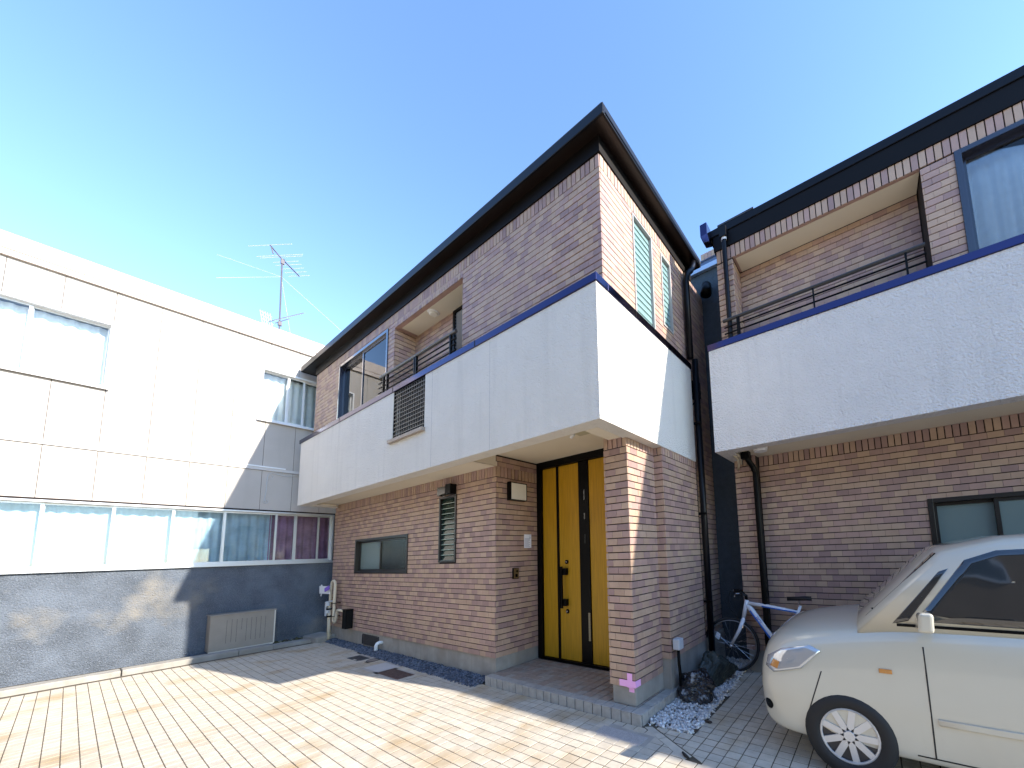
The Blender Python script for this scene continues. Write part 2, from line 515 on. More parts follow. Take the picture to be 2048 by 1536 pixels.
# paving on the far side of the strip, a grid of its own
for i in range(0, 60):
    for j in range(-6, 30):
        x0 = 2.34 + i*.108; y0 = -.43 + j*.0935
        if y0 > 2.2 or y0 < -.44: continue
        xa, xb, ya, yb = x0 + .0035, x0 + .1045, y0 + .004, y0 + .0895
        cx, cy = (xa+xb)/2, (ya+yb)/2
        lim = 2.66 - .045*cy if cy > -.08 else 0
        if xa < lim - .06: continue
        poly = inset_rect(max(xa, lim), xb, ya, yb)
        if cx < 2.85: poly = clip(poly, LB[0], LB[1], 1)
        if len(poly) > 2: pav.append((poly, cx, cy))
# the two long slabs of the strip itself
def lerp2(a, b, t): return (a[0]+(b[0]-a[0])*t, a[1]+(b[1]-a[1])*t)
for t0, t1 in ((.0, .24), (.25, .40), (.41, 1.0)):
    pav.append(([lerp2(LA[0]+Vector((.01,.008)), LA[1], t0), lerp2(LA[0]+Vector((.01,.008)), LA[1], t1),
                 lerp2(LB[0]-Vector((.01,.008)), LB[1]-Vector((.01,.008)), t1), lerp2(LB[0]-Vector((.01,.008)), LB[1]-Vector((.01,.008)), t0)], 2.5, -.3))
order = []
for k, (poly, cx, cy) in enumerate(pav):
    px, py, z = seen((cx, cy, GZ))
    order.append((1/z**3 if z and 512 < px < 1536 and py < 1536 else 0, k))
order.sort(reverse=True)
top = {k for q, k in order[:300] if q > 0}
rest = MB()
for k, (poly, cx, cy) in enumerate(pav):
    h = rnd.uniform(-.0010, .0012)
    mi = rnd.choices((0, 1, 2), (5, 3, 2))[0]
    e = .0016
    def prism(mb, ox, oy, oz, m):
        lo = [(x-ox, y-oy, GZ-.02-oz) for x, y in poly]
        md = [(x-ox, y-oy, GZ-e+h-oz) for x, y in poly]
        up = []
        for x, y in poly:
            d = Vector((cx-x, cy-y)); d = d.normalized()*e if d.length else d
            up.append((x+d.x-ox, y+d.y-oy, GZ+h-oz))
        mb.rings([lo, md, up], m, False); mb.face(up, m)
    if k in top:
        full = len(poly) == 4 and abs(poly[1][0]-poly[0][0] - PXL + .0072) < 1e-4 and poly[0][1] == poly[1][1]
        mb = MB(); prism(mb, cx, cy, GZ, 0)
        key = ('paver', mi) if full else None
        me = LEAVES.get(key) if key else None
        if me is None:
            o = mb.build('paver', PAVE[mi]); me = o.data
            fix_normals(o)
            if key: LEAVES[key] = me
        else:
            o = bpy.data.objects.new('paver', me); COL.objects.link(o)
        adopt(o, paving)
        o.location = (cx, cy, GZ + h)
    else:
        prism(rest, 0, 0, 0, mi)
o = rest.build('paver_field', PAVE, paving)
fix_normals(o); o['kind'] = 'stuff'

def pebbles(name, label_mats, pts, r0, r1, parent=None, flat=.65, seed=1):
    r = random.Random(seed)
    ico = bmesh.new(); bmesh.ops.create_icosphere(ico, subdivisions=1, radius=1)
    V = [v.co.copy() for v in ico.verts]; F = [[v.index for v in f.verts] for f in ico.faces]; ico.free()
    v = []; f = []; mi = []
    for x, y, z in pts:
        s = r.uniform(r0, r1)
        R = Matrix.Rotation(r.uniform(0, 6.28), 3, 'Z') @ Matrix.Rotation(r.uniform(-.6, .6), 3, 'X')
        sc = Vector((s*r.uniform(.8, 1.35), s*r.uniform(.75, 1.1), s*flat*r.uniform(.8, 1.2)))
        n = len(v)
        jit = [1 + r.uniform(-.2, .2) for _ in V]
        for q, jj in zip(V, jit):
            p = R @ Vector((q.x*sc.x*jj, q.y*sc.y*jj, q.z*sc.z*jj)); v.append((p.x+x, p.y+y, p.z+z))
        m = r.randrange(len(label_mats))
        for t in F: f.append(tuple(n+i for i in t)); mi.append(m)
    me = bpy.data.meshes.new(name); me.from_pydata(v, [], f)
    for m in label_mats: me.materials.append(m)
    me.polygons.foreach_set('material_index', mi)
    me.polygons.foreach_set('use_smooth', [True]*len(f))
    me.update()
    o = bpy.data.objects.new(name, me); COL.objects.link(o)
    return o

# blue-grey gravel bed along the front wall
pts = []
for _ in range(6500):
    x = rnd.uniform(-5.05, -.06)
    yf = -.15 - .026*(x + 5.1)
    y = rnd.uniform(yf - .012, .0)
    t = (y - yf)/(0 - yf)
    pts.append((x, y, GZ - .012 + .035*min(1, max(0, t)*1.5) + rnd.uniform(-.006, .008)))
o = pebbles('gravel_bed', GRAVEL, pts, .010, .020, flat=.8)
tag(o, 'blue grey gravel bed along the foot of the brown tiled wall', 'gravel', kind='stuff')
# white pebbles beside the doorstep and round the rocks
poly = [(2.225, -.075), (2.64, -.075), (2.66, .0), (2.65, .31), (2.62, 1.1), (2.57, 1.9), (3.1, 1.98), (3.1, 2.1), (2.2, 2.2), (2.22, .4)]
def inside(x, y):
    c = False
    for i in range(len(poly)):
        (x1, y1), (x2, y2) = poly[i], poly[i-1]
        if (y1 > y) != (y2 > y) and x < (x2-x1)*(y-y1)/(y2-y1) + x1: c = not c
    return c
pts = []
while len(pts) < 3400:
    x, y = rnd.uniform(2.2, 3.1), rnd.uniform(-.1, 2.2)
    if inside(x + rnd.uniform(-.012, .012), y + rnd.uniform(-.012, .012)):
        pts.append((x, y, GZ + rnd.uniform(-.014, .022)))
o = pebbles('white_pebbles', PEBBLE, pts, .010, .020, flat=.85, seed=4)
tag(o, 'bed of white pebbles between the doorstep and the paving', 'pebbles', kind='stuff')

# ------------------------------------------------------------------ the main house
H = thing('house', 'two storey house of brown tiles with white stucco band and yellow front door', 'house', (-1.5, .8, GZ))
BR = Bricks()
XL, Z0, ZT, Z1, ZF, DY = -5.30, 2.756, .307, 2.912, .14, .725
T = .012
def part(mb, name, m, parent=H, **k): return mb.build(name, m, parent, **k)

# ground floor core walls
KW = (-4.23, -2.235, 1.345, 1.987)       # kitchen window
LW = (-1.315, -.88, 1.508, 2.477)        # narrow louvre window
mb = MB()
slab_holes(mb, 'x', XL, -T, ZT, Z1 + .05, T, .12, [KW, LW])
mb.box(-.13, -T, .12, DY + .05, ZT, Z1 + .05)
mb.box(XL, XL + .1, .12, 4, ZT, Z1)
lower = part(mb, 'lower_wall', GROUT)
BR.wall(lower, (XL, 0, 0), (1,0,0), (0,-1,0), -XL, ZT, Z0, [(KW[0]-XL, KW[1]-XL, KW[2], KW[3]), (LW[0]-XL, LW[1]-XL, LW[2], LW[3])], soldier=Z0 - 2.617)
BR.wall(lower, (0, T, 0), (0,1,0), (1,0,0), DY - T, ZT, 2.757, soldier=.14, off=.03)
BR.wall(lower, (0, T, 0), (0,1,0), (1,0,0), DY - T, 2.757, Z1, off=.09)
mb = MB().box(XL + .03, -.02, .02, .12, 0, ZT).box(-.12, -.02, .12, DY + .05, 0, ZT).box(XL + .03, XL + .12, .12, 4, 0, ZT)
plinth = part(mb, 'plinth', CONC)
v = MB().box(-3.79, -3.175, .012, .016, .10, .262, 0)
for i in range(6): v.box(-3.77, -3.195, .004, .012, .118 + i*.024, .128 + i*.024, 0)
ring(v, 'x', -3.795, -3.17, .095, .267, .002, .02, .012, 0)
v.build('vent_grille', mat('vent_metal', (.035,.034,.036), .5), plinth)
# pillar at the entrance
PX0, PX1, PY0, PY1 = 1.807, 2.099, -.044, .494
mb = MB().box(PX0 + T, PX1 - T, PY0 + T, PY1, ZT, Z1)
pil = part(mb, 'pillar', GROUT)
BR.wall(pil, (PX0, PY0, 0), (1,0,0), (0,-1,0), PX1 - PX0, ZT, 2.757, soldier=.14, off=.04, sw=.058)
BR.wall(pil, (PX0, PY0, 0), (1,0,0), (0,-1,0), PX1 - PX0, 2.757, Z1)
BR.wall(pil, (PX1, PY0 + T, 0), (0,1,0), (1,0,0), PY1 - PY0 - T, ZT, 2.757, soldier=.14, off=.07)
BR.wall(pil, (PX0, PY0 + T, 0), (0,1,0), (-1,0,0), PY1 - PY0 - T, ZT, 2.757, soldier=.14, off=.07)
part(MB().box(PX0 + .02, PX1 - .012, PY0 + .018, PY1 + .3, ZF, ZT), 'pillar_plinth', CONC, bevel=.004)
# side wing
WX, WZ = 2.205, .447
mb = MB().box(1.9, WX - T, PY1 + T, 1.42, WZ, 2.73)
mb.box(PX0, 1.9, PY1, DY, WZ - .14, Z1)
wing = part(mb, 'side_wall', GROUT)
BR.wall(wing, (PX1 - .02, PY1, 0), (1,0,0), (0,-1,0), WX - PX1 + .02, WZ, 2.757, soldier=.14, off=.02)
BR.wall(wing, (WX, PY1 + T, 0), (0,1,0), (1,0,0), 1.42 - PY1 - T, WZ, 2.757, soldier=.14, off=.05)
part(MB().box(1.95, WX - .02, PY1 + .02, 2.15, 0, WZ), 'side_plinth', CONC)
# side wall beyond the down pipe, lower and upper storey
UX = 2.169
mb = MB().box(1.9, UX - T, 1.42, 2.14, WZ, 5.44)
back = part(mb, 'rear_side_wall', GROUT)
BR.wall(back, (UX, 1.421, 0), (0,1,0), (1,0,0), .72, WZ, 5.44, soldier=.14)
# upper storey
UY, UL, UZ0, UZ1 = -.45, -5.255, 4.04, 5.44
BW = (-4.05, -2.11, 4.05, 5.265)          # big sliding window
RC = (-1.905, -.085, 4.05, 5.197)         # balcony recess
S1, S2 = (.12, .545, 4.07, 5.265), (.765, 1.025, 4.28, 5.235)   # louvre windows in the side wall
RD = -.131
mb = MB()
slab_holes(mb, 'x', UL + .0, UX - T, UZ0 - .5, UZ1, UY + T, UY + .12, [BW, (RC[0] - T, RC[1] + T, RC[2], RC[3] + .012)])
slab_holes(mb, 'y', UY + .12, 1.42, UZ0 - .5, UZ1, UX - .12, UX - T, [S1, S2])
mb.box(UL, UL + .1, UY + .12, 4, UZ0 - .5, UZ1)
upper = part(mb, 'upper_wall', GROUT)
BR.wall(upper, (UL, UY, 0), (1,0,0), (0,-1,0), UX - UL, UZ0, UZ1, [(BW[0]-UL, BW[1]-UL, BW[2], BW[3]), (RC[0]-UL, RC[1]-UL, RC[2]-.05, RC[3]+.055)], soldier=.14, pitch=.0705, off=.03)
# soldier lintel over the recess
BR.wall(upper, (RC[0], UY, 0), (1,0,0), (0,-1,0), RC[1]-RC[0], 5.2, 5.298, soldier=.0975)
BR.wall(upper, (UX, UY + T, 0), (0,1,0), (1,0,0), 1.42 - UY - T, UZ0, UZ1, [(S1[0]-UY-T, S1[1]-UY-T, S1[2], S1[3]), (S2[0]-UY-T, S2[1]-UY-T, S2[2], S2[3])], soldier=.14, pitch=.0705, off=.05)
rec = MB()
rec.box(RC[0] - .1, RC[0] - T, UY + .12, RD + .1, 4.0, 5.2)
rec.box(RC[1] + T, RC[1] + .1, UY + .12, RD + .1, 4.0, 5.2)
rec.box(RC[0] - T, -.86, RD + T, RD + .1, 4.0, 5.3)
recess = part(rec, 'recess_wall', GROUT)
BR.wall(recess, (RC[0], UY + T, 0), (0,1,0), (1,0,0), RD - UY, 4.05, RC[3] + .05, pitch=.0705)
BR.wall(recess, (RC[0], RD, 0), (1,0,0), (0,-1,0), -.82 - RC[0], 4.05, RC[3] + .05, pitch=.0705, off=.04)
part(MB().box(RC[0] + .075, RC[1], UY + .068, RD, RC[3], RC[3] + .05), 'recess_ceiling', SOFFIT)
part(MB().box(RC[0] + .002, RC[1], UY + .014, UY + .066, RC[3] + .002, RC[3] + .05).box(RC[0] + .002, RC[0] + .073, UY + .067, RD - .002, RC[3] + .002, RC[3] + .05), 'recess_trim', TILE[1])
part(MB().box(RC[0] - .05, RC[1] + .05, UY + .12, RD + .05, 3.98, 4.045), 'recess_floor', CONC)
BR.flush()

# louvred door at the end of the recess
d = MB(); ring(d, 'x', -.82, -.08, 4.05, RC[3], RD - .012, RD + .06, .045)
dr = part(d, 'louvre_door', BLACK)
d = MB()
for i in range(22):
    z = 4.12 + i*.049
    d.obox((-.45, RD + .012, z), (.325, 0, 0), (0, .012, -.018), (0, .002, .0014))
d.build('louvre_slats', mat('dark_blue_slat', (.02,.05,.09), .3, spec=.7), dr)
l = MB().disc((-1.07, -.295, RC[3] - .012), (0,0,1), .075, .085, .014)
cl = part(l, 'ceiling_lamp', WPLAST)
l = MB().disc((-1.07, -.295, RC[3] - .035), (0,0,1), .05, .066, .024)
for k in range(-2, 3): l.box(-1.07 - .05, -1.07 + .05, -.295 + k*.02 - .002, -.295 + k*.02 + .002, RC[3] - .041, RC[3] - .034)
l.build('lamp_grille', MILK, cl)

# the white band round the first floor
BX0, BX1, BY, BZ0, BZ1 = -5.326, 2.2158, -.619, 2.70, 3.96
GR = (-1.48, -.625, 3.253, 3.975)
b = MB()
slab_holes(b, 'x', BX0, BX1 - .16, BZ0, BZ1, BY, UY - .003, [GR])
b.box(BX1 - .16, BX1, BY, 1.411, BZ0, BZ1)
b.box(BX0, BX0 + .16, UY - .003, 2, BZ0, BZ1)
band = part(b, 'stucco_band', STUCCO)
fix = band.modifiers.new('weld', 'WELD')
c = MB().box(BX0 - .065, BX1 + .012, BY - .012, UY - .002, BZ1 + .002, 4.04).box(UX + .002, BX1 + .012, UY - .002, 1.411, BZ1 + .002, 4.04)
part(c, 'band_flashing', CAPM, bevel=.004)
cj = MB()
for x in (-.45, .72): cj.box(x - .002, x + .002, BY - .0012, BY + .002, BZ0 + .004, BZ1 - .004)
part(cj, 'control_joint', mat('joint_grey', (.50,.49,.47), .9))  # thin grey strips for the hairline joints in the stucco
# small overlap joints of the flashing
jb = MB()
for x in (-3.4, -1.5, .45): jb.box(x, x + .012, BY - .0145, BY - .012, BZ1 + .004, 4.036)
for y in (.02, .95): jb.box(BX1 + .012, BX1 + .0145, y, y + .012, BZ1 + .004, 4.036)
part(jb, 'flashing_joint', METAL)
# soffits
s = MB()
s.box(BX0 + .16, -.0, UY - .003, .02, Z0, Z0 + .06)
s.box(BX0, BX1 - .16, BY + .165, UY - .0, BZ0 - .0, BZ0 + .05)
s.box(-.02, 1.9, UY + .001, DY + .1, Z1, Z1 + .05)
s.box(-.021, -.001, UY + .001, 0, Z0 + .0, Z1 + .02)
s.box(1.9, 2.07, UY + .001, 1.40, BZ0 + .012, BZ0 + .07)
s.box(1.88, 1.9, UY + .001, PY0, BZ0 + .012, Z1 + .01)
s.box(-.02, 1.9, UY, UY + .012, BZ0 + .012, Z1 + .01)
part(s, 'soffit', SOFFIT)
part(MB().box(UL + .2, UX - .2, UY + .13, 3.9, 3.0, 3.06).box(UL+.2, -.14, RD + .2, 3.9, 3.9, 3.95), 'floor_slab', CONC)
# grille in the band
gb = MB().box(GR[0], GR[1], BY + .10, BY + .12, GR[2], GR[3] - .02)
gp = part(gb, 'grille_recess', INTERIOR)
gm = MB(); ring(gm, 'x', GR[0], GR[1], GR[2], GR[3] - .018, BY + .006, BY + .03, .012)
gp2 = part(gm, 'lattice_grille', BLACK)
nV, nH = 14, 12
GBAR = mat('grille_bar', (.06, .06, .058), .4, spec=.6)
for i in range(1, nV):
    x = GR[0] + (GR[1]-GR[0])*i/nV
    MB().box(x - .005, x + .005, BY + .010, BY + .022, GR[2] + .012, GR[3] - .03).build('bar', GBAR, gp2)
for j in range(1, nH):
    z = GR[2] + (GR[3]-.018-GR[2])*j/nH
    MB().box(GR[0] + .012, GR[1] - .012, BY + .003, BY + .010, z - .005, z + .005).build('bar', GBAR, gp2)
part(MB().box(GR[0] - .06, GR[1] + .025, BY - .045, BY + .09, GR[2] - .05, GR[2] - .002), 'grille_sill', mat('sill_brown', (.30,.25,.21), .5), bevel=.004)

# balcony railing
rl = MB().tube([(-2.15, -.53, 4.412), (-.085, -.53, 4.412)], .021, 10)
rail = part(rl, 'railing', mat('railing_metal', (.035,.032,.03), .3, spec=.7))
for z in (4.32, 4.245, 4.165):
    MB().tube([(-2.19, -.53, z), (-.085, -.53, z)], .0095, 8).build('rail_bar', BLACK, rail)
for x in (-2.02, -1.90, -1.09, -1.045, -.20):
    MB().box(x - .012, x + .012, -.545, -.515, 4.04, 4.40).build('post', BLACK, rail)

# ---- windows
def sliding_window(name, x0, x1, z0, z1, y, fr, glassm, inner=None, w=.05, parent=H, label=None, cw=None):
    f = MB(); ring(f, 'x', x0, x1, z0, z1, y - .014, y + .10, w)
    fo = part(f, name, fr, parent, bevel=.003)
    xm = cw or (x0+x1)/2
    for k, (a, b, dy) in enumerate(((x0 + w, xm + .02, .055), (xm - .02, x1 - w, .012))):
        gm_ = glassm[k] if isinstance(glassm, list) else glassm
        s = MB(); ring(s, 'x', a, b, z0 + w, z1 - w, y + dy, y + dy + .03, w*.72)
        so_ = s.build('sash', fr, fo)
        MB().box(a + w*.6, b - w*.6, y + dy + .012, y + dy + .017, z0 + w*1.6, z1 - w*1.6).build('pane', gm_, fo)
    return fo
def room(x0, x1, z0, z1, y0, y1, wallm, parent, axis='x'):
    m = MB()
    e = .02
    if axis == 'x':
        m.box(x0 - e, x1 + e, y1, y1 + e, z0 - e, z1 + e)
        m.box(x0 - e, x0, y0, y1, z0 - e, z1 + e); m.box(x1, x1 + e, y0, y1, z0 - e, z1 + e)
        m.box(x0, x1, y0, y1, z0 - e, z0); m.box(x0, x1, y0, y1, z1, z1 + e)
    else:
        m.box(y1, y1 - e, x0 - e, x1 + e, z0 - e, z1 + e)
        m.box(y1, y0, x0 - e, x0, z0 - e, z1 + e); m.box(y1, y0, x1, x1 + e, z0 - e, z1 + e)
        m.box(y1, y0, x0, x1, z0 - e, z0); m.box(y1, y0, x0, x1, z1, z1 + e)
    return m.build('room', wallm, parent)

bw = sliding_window('sliding_window', *BW[:2], BW[2], BW[3], UY, mat('blue_black_frame', (.012,.016,.035), .22, spec=.9, coat=.6), GLASS, w=.05, cw=-3.07)
room(BW[0] - .1, BW[1] + .1, 4.0, 5.32, UY + .121, UY + .8, ROOM, bw)
curtain(-4.02, -3.12, UY + .2, 4.05, 5.10, .016, .11, seed=3).build('curtain', CURT, bw, smooth=True)
curtain(-3.05, -2.14, UY + .22, 4.05, 5.22, .022, .10, seed=8).build('curtain', LACE, bw, smooth=True)
part(MB().box(BW[0]+.06, -3.1, UY + .10, UY + .15, 5.11, 5.21), 'blind_box', mat('blind_grey', (.16,.13,.13), .5))

kw = sliding_window('kitchen_window', KW[0], KW[1], KW[2], KW[3], 0, BRONZE, [FROST, FROST2], w=.045)
room(KW[0] - .02, KW[1] + .02, 1.32, 2.0, .121, .5, mat('kitchen_inside', (.16,.19,.18), .9), kw)
MB().box(KW[0]+.1, -3.25, .3, .32, 1.36, 1.9).build('blind', mat('pale_green_blind', (.38,.46,.42), .9), kw)

def louvre_window(axis, a0, a1, z0, z1, d, out, n, gm, fr, inside_m, fw=.035, parent=H, name='louvre_window'):
    """axis 'x': wall faces -y at y=d;  axis 'y': wall faces +x at x=d"""
    f = MB()
    if axis == 'x': ring(f, 'x', a0, a1, z0, z1, d - .016, d + .09, fw)
    else: ring(f, 'y', a0, a1, z0, z1, d - .09, d + .012, fw)
    fo = part(f, name, fr, parent, bevel=.002)
    h = (z1 - z0 - 2*fw)/n
    for i in range(n):
        zc = z0 + fw + h*(i + .5)
        m = MB()
        if axis == 'x': m.obox(((a0+a1)/2, d + .022, zc), ((a1-a0)/2 - fw, 0, 0), (0, .012, h*.54), (0, .0022, -.0004))
        if axis == 'x': m.box(a0 + fw, a1 - fw, d + .008, d + .0125, zc - h*.54, zc - h*.54 + .008, 1)
        else: m.obox((d - .025, (a0+a1)/2, zc), (0, (a1-a0)/2 - fw, 0), (-.005, 0, h*.53), (.002, 0, .0002))
        m.build('slat', [gm, EDGEG], fo)
    m = MB()
    if axis == 'x': m.box(a0 + .01, a1 - .01, d + .088, d + .1, z0 + .01, z1 - .01)
    else: m.box(d - .1, d - .088, a0 + .01, a1 - .01, z0 + .01, z1 - .01)
    m.build('backing', inside_m, fo)
    return fo
louvre_window('x', *LW, 0, -1, 12, LOUV, BRONZE, mat('dim_room', (.10,.13,.10), .9), .03)
louvre_window('y', *S1, UX, 1, 15, LOUV2, mat('grey_frame', (.30,.29,.28), .4), mat('pale_room', (.45,.55,.55), .9), .022)
louvre_window('y', *S2, UX, 1, 12, LOUV2, mat('grey_frame2', (.30,.29,.28), .4), mat('pale_room2', (.40,.55,.50), .9), .022)

# ---- entrance
f = MB()
DX = 1.805
yf = DY
f.box(.0, .085, yf - .02, yf + .12, ZF, Z1); f.box(.085, DX, yf - .02, yf + .12, 2.812, Z1)
f.box(.085, DX, yf - .015, yf + .12, ZF, .168)
f.box(.362, .405, yf + .012, yf + .06, .168, 2.812); f.box(.782, .955, yf + .006, yf + .06, .168, 2.812)
door = part(f, 'front_door', BLACK, bevel=.003)
for a, b in ((.09, .36), (.407, .78), (.957, 1.80)):
    MB().box(a, b, yf + .02, yf + .06, .172, 2.808).build('door_panel', WOOD, door, bevel=.002)
hd = MB().box(.478, .508, yf - .055, yf - .03, .845, 1.40).box(.478, .56, yf - .036, yf + .02, 1.285, 1.375).box(.478, .56, yf - .036, yf + .02, .875, .965)
hd.build('handle', BLACK, door, bevel=.004)
for z in (1.46, .80):
    MB().disc((.54, yf + .02, z), (0,-1,0), .030, .028, .012).build('lock', BLACK, door)
    MB().disc((.54, yf + .008, z), (0,-1,0), .014, .012, .008).build('lock_cylinder', CHROME, door)
sl_ = MB()
for i in range(18): sl_.box(.915, .945, yf - .004, yf + .012, .455 + i*.0196, .455 + i*.0196 + .0155)
sl_.build('mail_slot', mat('slot_metal', (.32,.29,.20), .4, metal=.4), door)
sl_ = MB()
for z0, n in ((1.70, 10), (2.02, 7), (2.28, 12)):
    for i in range(n): sl_.box(.875 + rnd.uniform(-.004, .004), .893, yf + .001, yf + .006, z0 + i*.012, z0 + i*.012 + .007)
sl_.build('glass_ornament', mat('dim_glass', (.07,.08,.08), .1, spec=.9), door)

# doorstep with tiles
st = MB().box(-.0, 2.205, -.135, DY - .001, 0, ZF - .012).box(2.0, 2.205, DY, .8, 0, ZF - .012)
step = part(st, 'doorstep', GROUT)
def rect_tile(x0, x1, y0, y1, z0, z1, m, nm='tile'):
    o = MB().box(x0, x1, y0, y1, z0, z1).build(nm, m, step, bevel=.003, seg=1)
    return o
n = 20; w = 2.217/n
for i in range(n):
    rect_tile(i*w + .0045, (i+1)*w - .0045, -.149, -.135, GZ - .02, ZF - .012 + rnd.uniform(-.001, .001), EDGET)      # risers
    rect_tile(i*w + .0035, (i+1)*w - .0035, -.150, -.045, ZF - .011, ZF + rnd.uniform(-.001, .001), EDGET)            # nosing
for j in range(8):
    y0 = -.042 + j*.105
    if y0 + .1 > DY: break
    for i in range(n):
        x0, x1 = i*w + .004, (i+1)*w - .004
        rect_tile(x0, min(x1, 2.2025), y0 + .0035, min(y0 + .1015, DY - .02), ZF - .011, ZF - .002 + rnd.uniform(-.001, .001), STEPT[rnd.random() < .3] if x0 < PX1 - .06 else EDGET)
for j in range(9):
    y0 = -.13 + j*.105
    rect_tile(2.205, 2.218, y0 + .002, y0 + .103, GZ - .02, ZF - .003, EDGET)
for j in range(5):
    pass

# ---- fittings of the facade
lamp = part(MB().box(.0, .022, .18, .43, 2.315, 2.54), 'wall_lamp', BLACK)
MB().box(.022, .085, .175, .445, 2.318, 2.552).build('lamp_cover', MILK, lamp, bevel=.006)
lf = MB(); ring(lf, 'y', .172, .448, 2.314, 2.556, .015, .088, .010); lf.box(.02, .088, .166, .173, 2.31, 2.56); lf.build('lamp_frame', BLACK, lamp)
sp = part(MB().box(-1.02, -.89, -.10, .0, 2.485, 2.63), 'spotlight', BLACK, bevel=.006)
MB().rings([[(-1.02,-.10,2.50),(-1.02,-.02,2.50),(-1.02,-.02,2.60),(-1.02,-.10,2.60)], [(-1.20,-.115,2.475),(-1.20,-.03,2.475),(-1.20,-.03,2.60),(-1.20,-.115,2.60)]]).build('spotlight_lens', mat('smoky_lens', (.05,.045,.035), .2, spec=.7), sp)
ic = part(MB().box(0, .025, .26, .355, 1.262, 1.405), 'intercom', BLACK, bevel=.004)
ib = MB().box(.025, .031, .268, .347, 1.27, 1.398); ib.build('intercom_plate', BRASS, ic)
MB().disc((.031, .318, 1.362), (1,0,0), .014, .012, .006).box(.031, .034, .29, .325, 1.285, 1.325).build('camera_eye', BLACK, ic)
# gadget under the porch ceiling
gd = MB().box(1.53, 1.72, -.19, -.08, 2.815, 2.885)
sn = part(gd, 'sensor_box', mat('khaki_box', (.42,.38,.25), .5), bevel=.006)
MB().tube([(1.53, -.12, 2.85), (1.40, -.14, 2.87), (1.28, -.20, 2.88), (1.12, -.28, 2.90), (.95, -.33, 2.905)], .012, 8).build('cable', SOFFIT, sn, smooth=True)
MB().tube([(1.46, -.1, 2.86), (1.44, -.1, 2.84), (1.42, -.11, 2.81)], [.02, .022, .016], 8).build('sensor_eye', WPLAST, sn, smooth=True)
part(MB().tube([(-5.2, -.35, 2.742), (-5.0, -.30, 2.735), (-4.99, -.12, 2.725), (-5.1, .0, 2.69)], .014, 8), 'conduit', SOFFIT, smooth=True)
# drain elbow through the gravel
e = MB().tube([(-3.055, .03, .185), (-3.06, -.02, .195), (-3.068, -.05, .18), (-3.072, -.062, .15), (-3.075, -.065, .03)], .028, 12)
part(e, 'drain_elbow', WPLAST, smooth=True)
# small black meter on the corner beyond the band
mm = part(MB().box(UX, UX + .10, 1.455, 1.60, 3.60, 3.83), 'meter_box', BLACK, bevel=.006)
MB().tube([(UX + .06, 1.5, 3.60), (UX + .05, 1.47, 3.52), (UX + .02, 1.455, 3.48), (UX + .02, 1.455, .5)], .008, 6).build('cable', BLACK, mm)

# ---- roof
RX0, RX1, RY0, RY1 = -5.72, 2.335, -.585, 1.715
FZ, RZ = 5.615, 5.715
r = MB().box(UL - .02, UX + .015, UY - .015, 1.70, UZ1, FZ)
frieze = part(r, 'frieze', METAL)
MB().box(RX0, RX1, RY0, RY1, FZ, FZ + .03).build('eaves_soffit', mat('brown_eaves', (.009,.005,.0035), .3, spec=.4), frieze)
rf = MB()
e = .02
rf.face([(RX0+e, RY0+e, RZ - .01), (RX1-e, RY0+e, RZ - .01), (RX1 - 1.3, .56, 6.0), (RX0 + 1.3, .56, 6.0)])
rf.face([(RX1-e, RY0+e, RZ - .01), (RX1-e, RY1-e, RZ - .01), (RX1 - 1.3, .56, 6.0)])
rf.face([(RX1-e, RY1-e, RZ - .01), (RX0+e, RY1-e, RZ - .01), (RX0 + 1.3, .56, 6.0), (RX1 - 1.3, .56, 6.0)])
rf.face([(RX0+e, RY1-e, RZ - .01), (RX0+e, RY0+e, RZ - .01), (RX0 + 1.3, .56, 6.0)])
rf.face([(RX0+e, RY0+e, FZ+.03), (RX0+e, RY1-e, FZ+.03), (RX1-e, RY1-e, FZ+.03), (RX1-e, RY0+e, FZ+.03)])
part(rf, 'roof', ROOFM)
gt = MB()
for a, b, c_, d_ in ((RX0, RX1, RY0 - .012, RY0 + .012), (RX0, RX1, RY1 - .012, RY1 + .012), (RX0 - .0, RX0 + .024, RY0 + .012, RY1 - .012), (RX1 - .024, RX1, RY0 + .012, RY1 - .012)):
    gt.box(a, b, c_, d_, FZ - .012, RZ)
part(gt, 'gutter', GUTTER, bevel=.006)
part(MB().box(RX0 + .02, RX1 - .02, RY0 - .002, RY0 + .05, RZ, RZ + .018).box(RX1 - .07, RX1 - .01, RY0 + .05, RY1, RZ, RZ + .014), 'roof_edge', mat('pale_drip_edge', (.16,.17,.20), .4))
# down pipe at the far end of the side wall
dp = MB().tube([(2.28, 1.56, 5.62), (2.28, 1.54, 5.52), (2.275, 1.48, 5.42), (2.25, 1.40, 5.33), (2.235, 1.385, 5.22), (2.235, 1.385, 4.1)], .042, 12)
dpo = part(dp, 'downpipe', GUTTER, smooth=True)
MB().tube([(2.265, 1.46, 4.1), (2.265, 1.46, .1)], .042, 12).build('downpipe_lower', GUTTER, dpo, smooth=True)
for z in (3.2, 2.0, .9): MB().box(2.21, 2.315, 1.41, 1.43, z, z + .03).build('pipe_bracket', BLACK, dpo)
# rear part of the house, lower flat roofed block out of sight
part(MB().box(UL, UX - .03, 2.141, 6.5, 0, 5.2).box(UL, 1.88, 1.72, 2.139, 2.9, 5.2), 'rear_block', STUCCOD)

